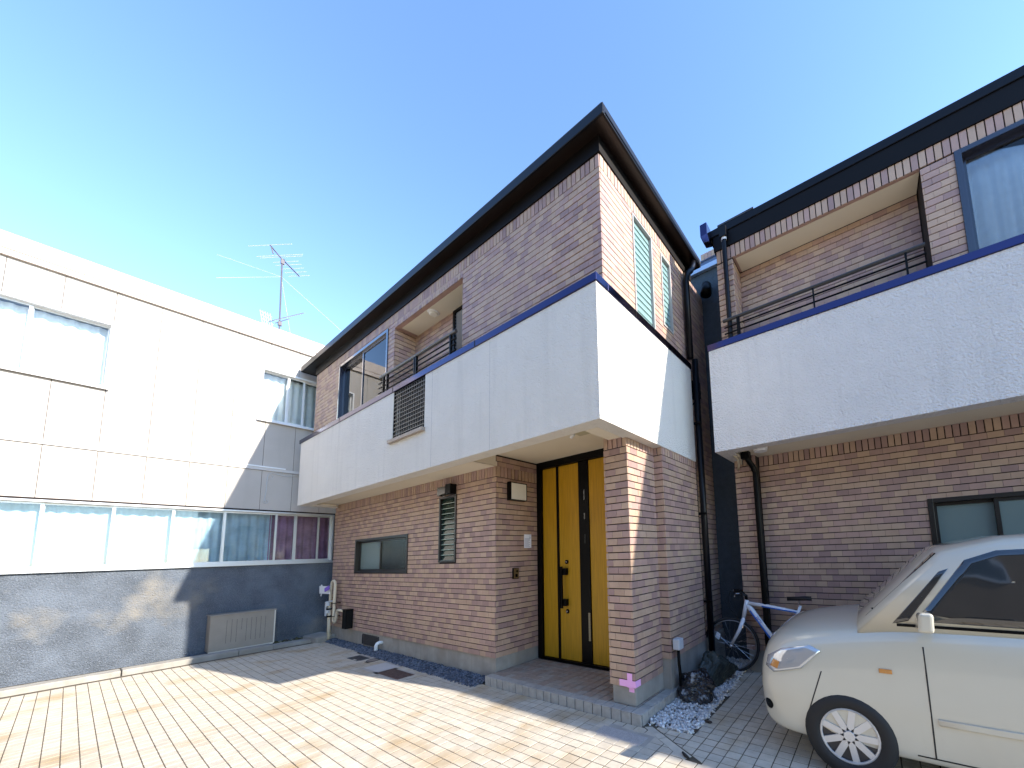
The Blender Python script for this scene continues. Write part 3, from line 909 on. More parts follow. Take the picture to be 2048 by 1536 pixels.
# ------------------------------------------------------------------ things on and beside the main house
nt_ = thing('paper_notice', 'small white printed notice taped on the porch wall beside the front door', 'notice', (.002, .53, 1.77))
adopt(MB().box(.0012, .003, .466, .595, 1.672, 1.861).build('sheet', PAPER), nt_)
pr = MB()
for i in range(9):
    pr.box(.003, .0034, .478, .478 + rnd.uniform(.06, .095), 1.69 + i*.014, 1.694 + i*.014)
pr.tube(arc((.0036, .572, 1.815), (0,1,0), (0,0,1), .011, 0, 6.28, 14), .0022, 5)
pr.tube([(.0036, .56, 1.835), (.0036, .572, 1.85), (.0036, .584, 1.838)], .002, 5)
adopt(pr.build('print', INK), nt_)

tc_ = thing('tape_cross', 'pink tape cross stuck on the foot of the entrance pillar', 'tape', (2.04, -.05, .35))
t = MB()
y = PY0 - .0035
t.box(1.922, PX1 + .0032, y - .001, y, .312, .372)
t.box(2.012, 2.068, y - .0022, y - .0012, .308, .436)
t.box(2.016, 2.074, PY0 + .0155, PY0 + .0168, .262, .306)
t.box(PX1 + .0022, PX1 + .0032, y, .044, .312, .372)
adopt(t.build('tape', PINK), tc_)

gp_ = thing('gas_pipe', 'beige gas riser pipes with white tag at the left end of the tiled wall', 'pipes', (-5.0, -.1, GZ))
adopt(MB().tube([(-5.02, -.1, .08), (-5.04, -.1, .45), (-5.05, -.1, .70)], .030, 12).build('riser_pipe', PVC, smooth=True), gp_)
adopt(MB().tube([(-5.04, -.1, .70), (-5.02, -.1, 1.0), (-5.0, -.1, 1.13), (-4.97, -.1, 1.19), (-4.92, -.09, 1.21), (-4.87, -.09, 1.19), (-4.845, -.09, 1.13), (-4.85, -.09, .9), (-4.86, -.09, .50), (-4.85, -.09, .44), (-4.81, -.09, .41), (-4.765, -.09, .43), (-4.745, -.09, .48), (-4.70, -.09, .60), (-4.68, -.09, .645), (-4.63, -.09, .655), (-4.35, -.09, .655)], .025, 12).build('loop_pipe', PVC, smooth=True), gp_)
adopt(MB().tube([(-5.13, -.13, .52), (-5.13, -.13, .74), (-5.10, -.12, .80)], .022, 10).disc((-5.05, -.13, .72), (0,0,1), .045, .045, .08, 12).disc((-5.05, -.13, .58), (0,0,1), .04, .04, .06, 12).tube([(-5.05, -.12, .80), (-4.87, -.1, .82)], .016, 8).build('valve', GPLAST, smooth=False), gp_)
for q in (MB().disc((-5.055, -.105, .64), (0,0,1), .047, .047, .03, 12), MB().disc((-5.045, -.105, .5), (0,0,1), .044, .044, .03, 12),
          MB().box(-4.9, -4.80, -.13, -.0, .77, .78), MB().box(-4.9, -4.80, -.13, -.0, .52, .53)):
    adopt(q.build('clamp', BLACK), gp_)
adopt(MB().obox((-5.16, -.16, 1.03), (.20, .02, 0), (-.01, .0, .075), (0, .004, 0)).tube(arc((-5.33, -.16, 1.09), (1,0,0), (0,0,1), .035, 0, 6.28, 12), .008, 6).obox((-5.32,-.16,.95), (.02,0,.0), (0.02,0,.05), (0,.003,0)).build('white_tag', WPLAST), gp_)
adopt(MB().obox((-4.99, -.175, 1.06), (.085, .01, .03), (-.012, .0, .035), (0, .004, 0)).build('violet_band', VIOLET), gp_)

mb_ = thing('gas_meter', 'black box mounted low on the tiled wall beside the pipe riser', 'meter box', (-4.2, -.06, .33))
adopt(MB().box(-4.345, -4.20, -.125, -.002, .335, .672).build('case', mat('flat_black', (.004,.004,.004), .8, spec=.2), bevel=.006), mb_)
adopt(MB().box(-4.352, -4.193, -.132, -.001, .673, .687).build('lid', BLACK), mb_)

def cover(name, label, x0, x1, y0, y1, m, ribs=0, frame=None):
    o = thing(name, label, 'cover', ((x0+x1)/2, (y0+y1)/2, GZ))
    b = MB().box(x0 + .012, x1 - .012, y0 + .012, y1 - .012, GZ - .02, GZ + .001)
    adopt(b.build('plate', m), o)
    if frame: adopt((lambda q: (q.box(x0, x1, y0, y0+.01, GZ-.02, GZ+.002), q.box(x0, x1, y1-.01, y1, GZ-.02, GZ+.002), q.box(x0, x0+.01, y0+.01, y1-.01, GZ-.02, GZ+.002), q.box(x1-.01, x1, y0+.01, y1-.01, GZ-.02, GZ+.002), q)[-1])(MB()).build('rim', frame), o)
    if ribs:
        q = MB(); nx = int((x1-x0)/.035); ny = int((y1-y0)/.035)
        for i in range(nx):
            for j in range(ny):
                px = x0 + .02 + (i+.5)*(x1-x0-.04)/nx; py = y0 + .02 + (j+.5)*(y1-y0-.04)/ny
                q.box(px - .008, px + .008, py - .008, py + .008, GZ + .001, GZ + .004)
        k = q.build('studs', m); k['kind'] = 'stuff'; adopt(k, o)
    return o
cover('drain_cover', 'black square drain cover in the paving near the far end of the gravel bed', *COVERS[0], IRON, 0, IRON)
cover('manhole_cover', 'rusty brown square manhole cover at the edge of the sunlit paving', *COVERS[1], RUST, 1, RUST)
b = thing('round_cover', 'small round brown cover between the black and the rusty square covers', 'cover', (-2.57, -.316, GZ))
adopt(MB().disc((-2.57, -.316, GZ - .02), (0,0,1), .078, .078, .021, 24).build('plate', mat('brown_lid', (.24,.20,.17), .8, var=.2, vscale=20)), b)
adopt(MB().tube(arc((-2.57, -.316, GZ), (1,0,0), (0,1,0), .08, 0, 2*math.pi*23/24, 23), .006, 6, closed=True).build('rim', IRON), b)
tag(adopt(MB().box(1.905, 2.36, -.448, -.279, GZ - .02, GZ + .001).build('paving_slab', GRANITE, bevel=.003), paving))
tag(adopt(MB().box(-2.245, -1.805, -.556, -.274, GZ - .02, GZ - .0005).build('concrete_patch', mat('pale_concrete', (.47,.45,.43), .9, var=.06, vscale=6)), paving))

for a, b_, c_, d_ in COVERS:
    adopt(MB().box(a - .075, b_ + .075, c_ - .06, min(d_ + .06, -.21), GZ - .03, GZ - .0016).build('mortar_bed', mat('mortar', (.36,.33,.29), .9, var=.1, vscale=9)), paving)
# power outlet on a black conduit
oo = thing('power_outlet', 'grey outdoor socket box on a black conduit beside the dark rocks', 'outlet', (2.26, .55, GZ))
adopt(MB().box(2.225, 2.30, .49, .60, .545, .652).build('box', GPLAST, bevel=.008), oo)
adopt(MB().tube([(2.26, .545, .545), (2.262, .545, .40), (2.27, .545, .30), (2.275, .54, .05)], .017, 8).build('conduit', BLACK, smooth=True), oo)

# rocks
def rock(name, label, c, sx, sy, sz, m, seed, rot=0):
    r = random.Random(seed)
    bm = bmesh.new(); bmesh.ops.create_icosphere(bm, subdivisions=5, radius=1)
    dirs = [(Vector((r.gauss(0,1), r.gauss(0,1), r.gauss(0,.8))).normalized(), r.uniform(.55, .88)) for _ in range(14)]
    from mathutils import noise
    for v in bm.verts:
        p = v.co.copy()
        for d, h in dirs:
            k = p.dot(d)
            if k > h: p -= d*(k-h)*.97
        p *= 1.02 + .20*noise.noise(p*1.9 + Vector((seed, 0, 0))) + .10*(abs(noise.noise(p*3.7 + Vector((0, seed, 0)))) - .2) + .05*noise.noise(p*8) + .03*noise.noise(p*17)
        v.co = Vector((p.x*sx, p.y*sy, p.z*sz))
    me = bpy.data.meshes.new(name); bm.to_mesh(me); bm.free()
    me.materials.append(m)
    o = bpy.data.objects.new(name, me); COL.objects.link(o)
    o.location = c; o.rotation_euler = (0, 0, rot)
    tag(o, label, 'rock')
    return o
rock('garden_rock', 'black glossy garden rock with pale streaks beside the doorstep', (2.40, .64, .145), .225, .25, .205, ROCKB, 3, .3)
rock('garden_rock', 'mottled green garden rock behind the black one, under the bicycle wheel', (2.385, 1.16, .165), .215, .38, .225, ROCKG, 11, -.2)

# dead leaves
for k, (x, y, s, lab) in enumerate(((2.655, -.005, .03, 'dark withered leaf at the near corner of the white pebbles'), (2.70, .20, .028, 'dark withered leaf lying on the edge of the pebbles near the rocks'), (2.735, -.385, .035, 'black twig lying in a gap at the end of the oblique paving strip'))):
    q = MB()
    if k < 2:
        q.rings([[(x + s*math.cos(a)*.5, y + s*math.sin(a)*.5, GZ + .004) for a in [i*.9 for i in range(7)]], [(x + s*math.cos(a) , y + s*math.sin(a)*.8, GZ + .012 + .008*math.sin(3*a)) for a in [i*.9 for i in range(7)]], [(x + s*math.cos(a)*.6, y + s*math.sin(a)*.5, GZ + .02) for a in [i*.9 for i in range(7)]]])
        o = q.build('dead_leaf', LEAF); tag(o, lab, 'leaf')
    else:
        q.tube([(x - .03, y + .03, GZ + .008), (x, y, GZ + .012), (x + .045, y - .025, GZ + .01)], [.008, .013, .009], 7)
        o = q.build('twig', RUBBER); tag(o, lab, 'twig')

# ------------------------------------------------------------------ the neighbour on the left
NX = -5.80
NB = thing('neighbour_house', 'cream panelled house with a blue grey base on the left edge', 'house', (-9, -3, GZ))
NY0, NY1 = -9.0, .55
UW = (-1.17, .12, 4.43, 5.50)
UW2 = (-5.2, -2.9, 4.43, 5.50)
LWN = (-4.6, .14, 1.60, 2.61)
b = MB()
slab_holes(b, 'y', NY0, NY1, 1.59, 6.05, NX - .15, NX - .012, [UW, UW2, LWN])
b.box(NX - 6, NX - .15, NY1 - .15, NY1, 0, 6.05)
core = part(b, 'wall', GROUT, NB)
# siding panels, each its own piece with shadow gaps
def panel_cells(a0, a1, z0, z1, hs):
    ys_ = sorted({a0, a1, *[h[k] for h in hs for k in (0, 1) if a0 < h[k] < a1]})
    out = []
    for p, q in zip(ys_, ys_[1:]):
        zz = [(z0, z1)]
        for h in hs:
            if h[0] < (p+q)/2 < h[1]:
                zz = [w for g0, g1 in zz for w in ((g0, min(g1, h[2])), (max(g0, h[3]), g1)) if w[1] - w[0] > .004]
        out += [(p, q, g0, g1) for g0, g1 in zz]
    return out
def panel(y0, y1, z0, z1):
    hs = [h for h in (UW, UW2, LWN)]
    for a, c, g0, g1 in panel_cells(y0 + .003, y1 - .003, z0 + .002, z1 - .002, hs):
        MB().box(NX - .0118, NX, a, c, g0, g1).build('siding_panel', NBWALL, core)
ys = [NY0 + i*.475 for i in range(21)]
ys = [-1.06 + .462*k for k in range(-17, 4)]
for a, bb in zip(ys, ys[1:]):
    panel(a, min(bb, NY1), 2.64, 3.415); panel(a, min(bb, NY1), 3.475, 4.40); panel(a, min(bb, NY1), 4.40, 6.05)
part(MB().box(NX - .01, NX + .022, NY0, NY1, 3.418, 3.472), 'belt_strip', mat('belt_grey', (.55,.52,.50), .5), NB)
part(MB().box(NX - .16, NX + .004, NY0, NY1, 0, 1.585), 'base_wall', NBBASE, NB)
rfn = MB()
rfn.box(NX - 6, NX + .05, NY0 - .1, NY1 + .05, 6.052, 6.14)
part(rfn, 'fascia', NBROOF, NB, bevel=.004)
part(MB().box(NX - 6, NX + .06, NY0 - .1, NY1 + .06, 6.144, 6.39), 'parapet', NBROOF, NB, bevel=.012)
def nb_window(name, wd, mull, frm, curtains, fw=.03):
    f = MB(); ring(f, 'y', wd[0], wd[1], wd[2], wd[3], NX - .11, NX + .03, fw)
    f.box(NX + .03, NX + .055, wd[0] - .02, wd[1] + .02, wd[2] - .03, wd[2] + .01)
    fo = part(f, name, frm, NB, bevel=.003)
    edges = [wd[0] + fw] + list(mull) + [wd[1] - fw]
    for i, (a, c) in enumerate(zip(edges, edges[1:])):
        k = .012 if i % 2 else .045
        s = MB(); ring(s, 'y', a - .012, c + .012, wd[2] + fw, wd[3] - fw, NX - .05 - k, NX - .025 - k, .03)
        s.build('sash', frm, fo)
        MB().box(NX - .04 - k, NX - .036 - k, a + .015, c - .015, wd[2] + fw + .025, wd[3] - fw - .025).build('pane', GLASS, fo)
    room(wd[0] - .02, wd[1] + .02, wd[2] - .02, wd[3] + .02, NX - .152, NX - .7, ROOM, fo, 'y')
    for (a, c, m, sd) in curtains:
        curtain(a, c, NX - .20, wd[2] + .02, wd[3] - .04, .022, .12, 'y', sd).build('curtain', m, fo, smooth=True)
    return fo
nb_window('upper_window', UW, (-.745, -.49), WHITEF, [(UW[0], UW[1], LACE, 21)])
nb_window('upper_window', UW2, (-4.4, -3.6), WHITEF, [(UW2[0], UW2[1], LACE, 22)])
nb_window('lower_window', LWN, (-3.9, -3.3, -2.7, -2.1, -1.5, -.79, -.49, -.11), ALU, [(-4.6, -.83, BLUEC, 31), (-.86, .14, PINKC, 33)])
# cable with a loop on the panels
cb = MB().tube([(NX + .012, -.98, 2.78), (NX + .012, -1.0, 2.84), (NX + .012, -.985, 3.0), (NX + .012, -.98, 3.28), (NX + .012, -.965, 3.35), (NX + .014, -.92, 3.385), (NX + .016, -.82, 3.36), (NX + .016, -.70, 3.345), (NX + .016, -.60, 3.37), (NX + .016, -.45, 3.41)], .006, 6)
cb.tube(arc((NX + .014, -.95, 3.30), (0,1,0), (0,0,1), .05, -1.8, 1.2, 8), .004, 6)
cb.tube(arc((NX + .014, -.98, 2.80), (0,1,0), (0,0,1), .035, 0, 6.2, 10), .005, 6)
part(cb, 'wall_cable', GPLAST, NB)
part(MB().box(NX + .001, NX + .03, -3, -.72, 3.475, 3.50), 'cable_duct', WPLAST, NB)
# concrete kerb, rubble block and outdoor unit at its foot
k = MB()
for i, (a, c, h) in enumerate(((-3.9, -2.5, .115), (-2.49, -1.3, .12), (-1.295, -.86, .118), (-.855, -.28, .10))):
    k.box(-5.46, -5.215, a, c, 0, h)
tag(k.build('kerb', CONC, bevel=.012), kind='structure')
tag(MB().box(-5.8, -5.46, -4, .5, 0, .07).build('soil_strip', mat('damp_soil', (.06,.05,.035), .95, var=.5, vscale=14, bump=.8, bscale=40)), kind='structure')
pts = [(rnd.uniform(-5.78, -5.47), rnd.uniform(-.9, -.1), .07 + rnd.uniform(0, .02)) for _ in range(160)]
o = pebbles('leaf_litter', [LEAF, mat('moss', (.10,.09,.03), .9), mat('pale_stone', (.30,.27,.21), .9)], pts, .012, .03, seed=9)
tag(o, 'dead leaves and stones on the soil strip against the blue grey wall', 'leaf litter', kind='stuff')
tag(MB().obox((-5.32, -.16, .09), (.30, .03, 0), (-.03, .16, .01), (0, 0, .06)).build('concrete_block', CONC, bevel=.02), 'worn concrete block lying in the corner behind the gravel bed', 'block')
ac = thing('outdoor_unit', 'beige outdoor unit with perforated side cropped at the left edge', 'outdoor unit', (-5.5, -1.2, .1))
adopt(MB().box(-5.78, -5.505, -1.62, -.79, .115, .715).build('case', BEIGEM, bevel=.008), ac)
adopt(MB().box(-5.79, -5.49, -1.63, -.775, .716, .738).build('lid', BEIGEM, bevel=.005), ac)
adopt(MB().box(-5.503, -5.496, -.805, -.787, .115, .715).box(-5.503, -5.496, -1.62, -.805, .10, .125).build('trim', mat('pale_trim', (.62,.57,.48), .5)), ac)
h = MB()
for c_ in range(9):
    for r_ in range(22):
        if (r_ // 11 == 0 and c_ in (3,)) : continue
        yy = -1.42 + c_*.062; zz = .24 + r_*.018 + (c_ % 2)*.009
        h.disc((-5.5049, yy, zz), (1,0,0), .0045, .0045, .0012, 6)
h = h.build('vent_holes', BLACK); h['kind'] = 'stuff'; adopt(h, ac)

# antenna
an = thing('tv_antenna', 'tall roof antenna mast with two aerials above the cream house', 'antenna', (-8, -.5, 6.39))
A = Vector((-8, -.51, 0))
adopt(MB().tube([(-8, -.49, 6.2), (-8, -.50, 7.6), (-8, -.535, 9.36)], .016, 8).build('mast', GALV), an)
P0, P1, P2 = Vector((-8, -.782, 9.632)), Vector((-8, -.582, 9.44)), Vector((-8, -.179, 9.157))
adopt(MB().tube([P0, P1, P2], .014, 6).tube([(-8, -.75, 9.58), (-8, -.71, 9.44)], .014, 6).box(-8.025, -7.975, -.56, -.49, 9.28, 9.42).build('boom', GALV), an)
def rod(p, half, r=.010):
    d = Vector((.918, .592, 0)).normalized()
    return (Vector(p) - d*half, Vector(p) + d*half)
el = MB()
for t, hf in ((0.0, .56), (.32, .60), (.37, .55), (.52, .33), (.62, .34), (.74, .31), (.86, .28), (.98, .28)):
    p = P0.lerp(P2, t)
    a, c = rod(p, hf); el.tube([a, c], .0055, 5)
adopt(el.build('elements', ALUE), an)
B0, B1 = Vector((-8, -.70, 7.60)), Vector((-7.95, -.06, 8.16))
el = MB().tube([B0, B1], .011, 6)
adopt(el.build('lower_boom', GALV), an)
el = MB()
for i in range(16):
    p = B0.lerp(B1, .12 + i*.057)
    a, c = rod(p, .06); el.tube([a, c], .004, 4)
for i in range(5):
    el.tube([(-8.05, -.80 + i*.045, 7.52), (-8.05, -.86 + i*.045, 7.85)], .005, 4)
for i in range(4):
    el.tube([(-8.05, -.80 - i*.018, 7.56 + i*.09), (-8.05, -.58 - i*.018, 7.50 + i*.09)], .005, 4)
adopt(el.build('lower_elements', ALUE), an)
adopt(MB().tube([(-8, -.58, 7.62), (-7.97, -.33, 7.86)], .010, 5).box(-8.03, -7.97, -.53, -.46, 7.6, 7.7).build('bracket', GALV), an)
adopt(MB().tube([(-8, -.53, 8.92), (-7.2, .75, 7.55)], .003, 4).tube([(-8, -.53, 8.92), (-8.2, -1.6, 8.3)], .003, 4).tube([(-8, -.53, 8.92), (-8.4, -1.6, 9.0)], .003, 4).tube([(-8,-.53,8.92),(-9.6,.3,7.0)], .003, 4).build('guy_wire', ALUE), an)

# ------------------------------------------------------------------ unseen house across the yard, added to block low sky; mirrored in the panes
OH = thing('unseen_house_across', 'brown house across the yard, out of view, added to keep low sky off the facade', 'house', (1, -10, GZ))
ohm = mat('brown_render', (.20,.165,.13), .9, var=.1, vscale=2)
part(MB().box(-8, 12, -15, -8.6, 0, 6.2), 'wall', ohm, OH)
part(MB().rings([[(-8.5, -15.5, 6.2), (12.5, -15.5, 6.2), (12.5, -8.1, 6.2), (-8.5, -8.1, 6.2)], [(-6, -12, 7.6), (10, -12, 7.6), (10, -11.6, 7.6), (-6, -11.6, 7.6)]]), 'roof', ROOFM, OH)
for wx in (-6, -2.5, 1, 4.5, 8):
    for wz in (1.0, 3.8):
        q = MB(); ring(q, 'x', wx, wx + 1.7, wz, wz + 1.25, -8.602, -8.55, .05)
        wo = part(q, 'window', ALU, OH)
        MB().box(wx + .05, wx + 1.65, -8.59, -8.58, wz + .05, wz + 1.2).build('pane', CARG, wo)

# ------------------------------------------------------------------ grey building closing the alley
GB = thing('rear_building', 'grey stucco building closing the dark alley between the two tiled houses', 'building', (2.4, 2.6, GZ))
gx0, gx1, gy = 2.0, 4.2, 2.16
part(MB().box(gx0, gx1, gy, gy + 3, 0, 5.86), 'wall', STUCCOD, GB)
part(MB().box(gx0 - .05, gx1, gy - .06, gy + 3, 5.862, 5.94), 'flashing', FLASH, GB, bevel=.006)
part(MB().box(gx0, gx1, gy - .02, gy + .5, 5.942, 6.03), 'fascia', mat('blue_fascia', (.10,.14,.24), .4), GB)
part(MB().rings([[(gx0, gy - .05, 6.032), (gx1, gy - .05, 6.032), (gx1, gy + .6, 6.032), (gx0, gy + .6, 6.032)], [(gx0, gy + .42, 6.30), (gx1, gy + .42, 6.30), (gx1, gy + .6, 6.30), (gx0, gy + .6, 6.30)]]), 'sloped_roof', FLASH, GB)
pw = part(MB().box(gx0, gx1, gy + .52, gy + .7, 6.302, 6.62), 'parapet', GROUT, GB)
for i in range(34):
    x = gx0 + i*.064
    MB().box(x + .003, x + .061, gy + .505, gy + .53, 6.46 - .02, 6.625).build('brick', TILE[i % 4], pw)
hood = part(MB().tube([(2.285, gy + .0, 5.545), (2.285, gy - .05, 5.55), (2.285, gy - .11, 5.53), (2.285, gy - .14, 5.45), (2.285, gy - .15, 5.38)], [.045, .055, .075, .08, .085], 14), 'vent_hood', BLACK, GB, smooth=True)
part(MB().disc((2.235, gy, 5.64), (0,-1,0), .035, .03, .05, 14), 'vent_cap', WPLAST, GB)

# ------------------------------------------------------------------ the second tiled house on the right
R = thing('house', 'tiled house with balcony and white stucco band, cut off at the right edge', 'house', (6, 3, GZ))
RB = Bricks()
ox, oy = 2.58, 1.75
RXE = 20.0  # far end out of view, extended to shade the ground by the doorstep
# ground floor
m = MB().box(2.62, 2.875, oy + T, oy + .6, ZT, 2.757)
rp = part(m, 'corner_pillar', GROUT, R)
RB.wall(rp, (2.61, oy, 0), (1,0,0), (0,-1,0), .275, ZT, 2.757, soldier=.14, off=.05)
RWIN = (4.55, 5.6, 1.35, 2.0)
m = MB(); slab_holes(m, 'x', 2.885, RXE, ZT, 2.757, oy + .16 + T, oy + .3, [RWIN]); m.box(2.62, 2.875, oy + .6, 6.5, 0, 5.2)
rw = part(m, 'lower_wall', GROUT, R)
RB.wall(rw, (2.885, oy + .16, 0), (1,0,0), (0,-1,0), 4.6, ZT, 2.757, [(RWIN[0]-2.885, RWIN[1]-2.885, RWIN[2], RWIN[3])], soldier=.14)
part(MB().box(2.63, 2.88, oy + .02, oy + .5, 0, ZT).box(2.88, RXE, oy + .18, oy + .4, 0, ZT), 'plinth', CONC, R)
kw2 = sliding_window('kitchen_window', RWIN[0], RWIN[1], RWIN[2], RWIN[3], oy + .16, BRONZE, FROST, w=.045, parent=R)
room(RWIN[0] - .02, RWIN[1] + .02, 1.32, 2.0, oy + .31, oy + .7, mat('kitchen_inside2', (.16,.19,.18), .9), kw2)
# band
rby = 1.131
part(MB().box(ox, RXE, rby, rby + .17, 2.70, 3.96).box(ox, ox + .16, rby + .17, 3.4, 2.70, 3.96), 'stucco_band', STUCCO2, R)
part(MB().box(ox - .012, RXE, rby - .012, rby + .172, 3.962, 4.04).box(ox - .012, ox + .1, rby + .172, 3.4, 3.962, 4.04), 'band_flashing', CAPM, R, bevel=.004)
part(MB().box(ox + .16, RXE, rby + .17, oy + .18, 2.745, 2.80), 'soffit', SOFFIT, R)
# upper wall
ruy = 1.30
rul = 2.70
RR = (2.90, 4.75, 4.05, 5.175)
RBW = (5.0, 6.9, 4.05, 5.17)
RZ1 = 5.345
m = MB(); slab_holes(m, 'x', rul, RXE, 3.6, RZ1, ruy + T, ruy + .12, [(RR[0] - T, RR[1] + T, RR[2], RR[3] + .012), RBW]); m.box(rul + T, rul + .1, ruy + .12, 4.5, 3.6, RZ1)
ru = part(m, 'upper_wall', GROUT, R)
RB.wall(ru, (rul, ruy, 0), (1,0,0), (0,-1,0), 5.0, UZ0, RZ1, [(RR[0]-rul, RR[1]-rul, RR[2]-.05, RR[3]), (RBW[0]-rul, RBW[1]-rul, RBW[2], RBW[3])], soldier=.165, pitch=.0705)
RB.wall(ru, (rul, ruy + T, 0), (0,1,0), (-1,0,0), 1.2, UZ0, RZ1, pitch=.0705, soldier=.12)
rrd = 1.62
m = MB().box(RR[0] - .1, RR[0] - T, ruy + .12, rrd + .1, 4.0, 5.25).box(RR[1] + T, RR[1] + .1, ruy + .12, rrd + .1, 4.0, 5.25).box(RR[0] - T, RR[1] + T, rrd + T, rrd + .1, 4.0, 5.3)
rr = part(m, 'recess_wall', GROUT, R)
RB.wall(rr, (RR[0], ruy + T, 0), (0,1,0), (1,0,0), rrd - ruy, 4.05, RR[3], pitch=.0705)
RB.wall(rr, (RR[0], rrd, 0), (1,0,0), (0,-1,0), RR[1]-RR[0], 4.05, RR[3], pitch=.0705, off=.05)
RB.flush()
part(MB().box(RR[0] + .03, RR[1], ruy + .045, rrd, RR[3], RR[3] + .05), 'recess_ceiling', SOFFIT, R)
part(MB().box(RR[0] + .002, RR[1], ruy + .014, ruy + .043, RR[3] + .002, RR[3] + .05).box(RR[0] + .002, RR[0] + .029, ruy + .044, rrd, RR[3] + .002, RR[3] + .05), 'recess_trim', TILE[1], R)
part(MB().box(RR[0] - .05, RR[1] + .05, ruy + .12, rrd + .05, 3.98, 4.045), 'recess_floor', CONC, R)
bw2 = sliding_window('sliding_window', RBW[0], RBW[1], RBW[2], RBW[3], ruy, mat('blue_black_frame2', (.012,.016,.035), .22, spec=.9), GLASS, w=.05, parent=R)
room(RBW[0] - .1, RBW[1] + .1, 4.0, 5.32, ruy + .121, ruy + .8, ROOM, bw2)
curtain(RBW[0] + .03, RBW[1] - .03, ruy + .2, 4.05, 5.2, .02, .11, seed=5).build('curtain', LACE, bw2, smooth=True)
rl = MB().tube([(2.76, 1.21, 4.325), (4.7, 1.21, 4.325)], .021, 10)
rail2 = part(rl, 'railing', mat('railing_metal2', (.035,.032,.03), .3, spec=.7), R)
for z in (4.235, 4.155, 4.08):
    MB().tube([(2.77, 1.21, z), (4.7, 1.21, z)], .0095, 8).build('rail_bar', BLACK, rail2)
for x in (2.93, 2.95, 3.75, 4.55):
    MB().box(x - .008, x + .008, 1.195, 1.225, 4.04, 4.31).build('post', BLACK, rail2)
# roof
r_ = MB().box(rul - .02, RXE, ruy - .015, 4.4, RZ1, 5.56)
fr2 = part(r_, 'frieze', METAL, R)
MB().box(2.62, RXE, 1.284, 4.4, 5.56, 5.59).build('eaves_soffit', METAL, fr2)
part(MB().box(2.64, RXE, 1.272, 1.300, 5.55, 5.65).box(2.64, 2.66, 1.300, 4.4, 5.55, 5.65), 'gutter', GUTTER, R, bevel=.006)
part(MB().rings([[(2.66, 1.302, 5.645), (RXE, 1.302, 5.645), (RXE, 4.4, 5.645), (2.66, 4.4, 5.645)], [(4.0, 2.6, 5.95), (RXE, 2.6, 5.95), (RXE, 3.0, 5.95), (4.0, 3.0, 5.95)]]), 'roof', ROOFM, R)
part(MB().box(2.75, 3.2, 1.27, 1.32, 5.651, 5.675), 'roof_edge', ROOFM, R)
ge = MB().rings([[(2.595, 1.14, 5.42), (2.675, 1.14, 5.40), (2.675, 1.25, 5.40), (2.595, 1.25, 5.42)], [(2.57, 1.12, 5.50), (2.66, 1.12, 5.50), (2.66, 1.27, 5.50), (2.57, 1.27, 5.50)], [(2.57, 1.12, 5.66), (2.66, 1.12, 5.66), (2.66, 1.27, 5.66), (2.57, 1.27, 5.66)]])
part(ge, 'gutter_end', CAPM, R, bevel=.005)
pp = MB().rings([[(2.79, 1.19, 5.43), (2.87, 1.19, 5.43), (2.87, 1.28, 5.43), (2.79, 1.28, 5.43)], [(2.785, 1.18, 5.55), (2.875, 1.18, 5.55), (2.875, 1.28, 5.55), (2.785, 1.28, 5.55)]])
pp.tube([(2.83, 1.24, 5.45), (2.83, 1.24, 4.04)], .030, 12)
pd = part(pp, 'downpipe', GUTTER, R)
MB().disc((2.83, 1.24, 5.40), (0,0,1), .034, .034, .03, 14).build('pipe_collar', ALUE, pd)
pl = MB().tube([(2.82, 1.55, 2.75), (2.83, 1.58, 2.66), (2.87, 1.66, 2.57), (2.885, 1.69, 2.50), (2.885, 1.69, .1)], .035, 12)
pl.box(2.77, 2.87, 1.50, 1.60, 2.66, 2.745)
part(pl, 'downpipe', BLACK, R, smooth=False)
part(MB().disc((3.02, 1.47, 2.745), (0,0,-1), .085, .075, .045, 20), 'round_light', WPLAST, R)
part(MB().tube([(2.66, 1.36, 2.74), (2.70, 1.45, 2.71), (2.72, 1.55, 2.68), (2.70, 1.66, 2.63), (2.66, 1.74, 2.58)], .016, 8).tube([(2.69, 1.36, 2.745), (2.74, 1.45, 2.715), (2.76, 1.55, 2.69), (2.73, 1.66, 2.63)], .013, 8), 'conduit', PVC, R, smooth=True)
part(MB().box(rul + .01, RXE, 2.3, 6.5, 0, 5.3), 'rear_block', STUCCOD, R)

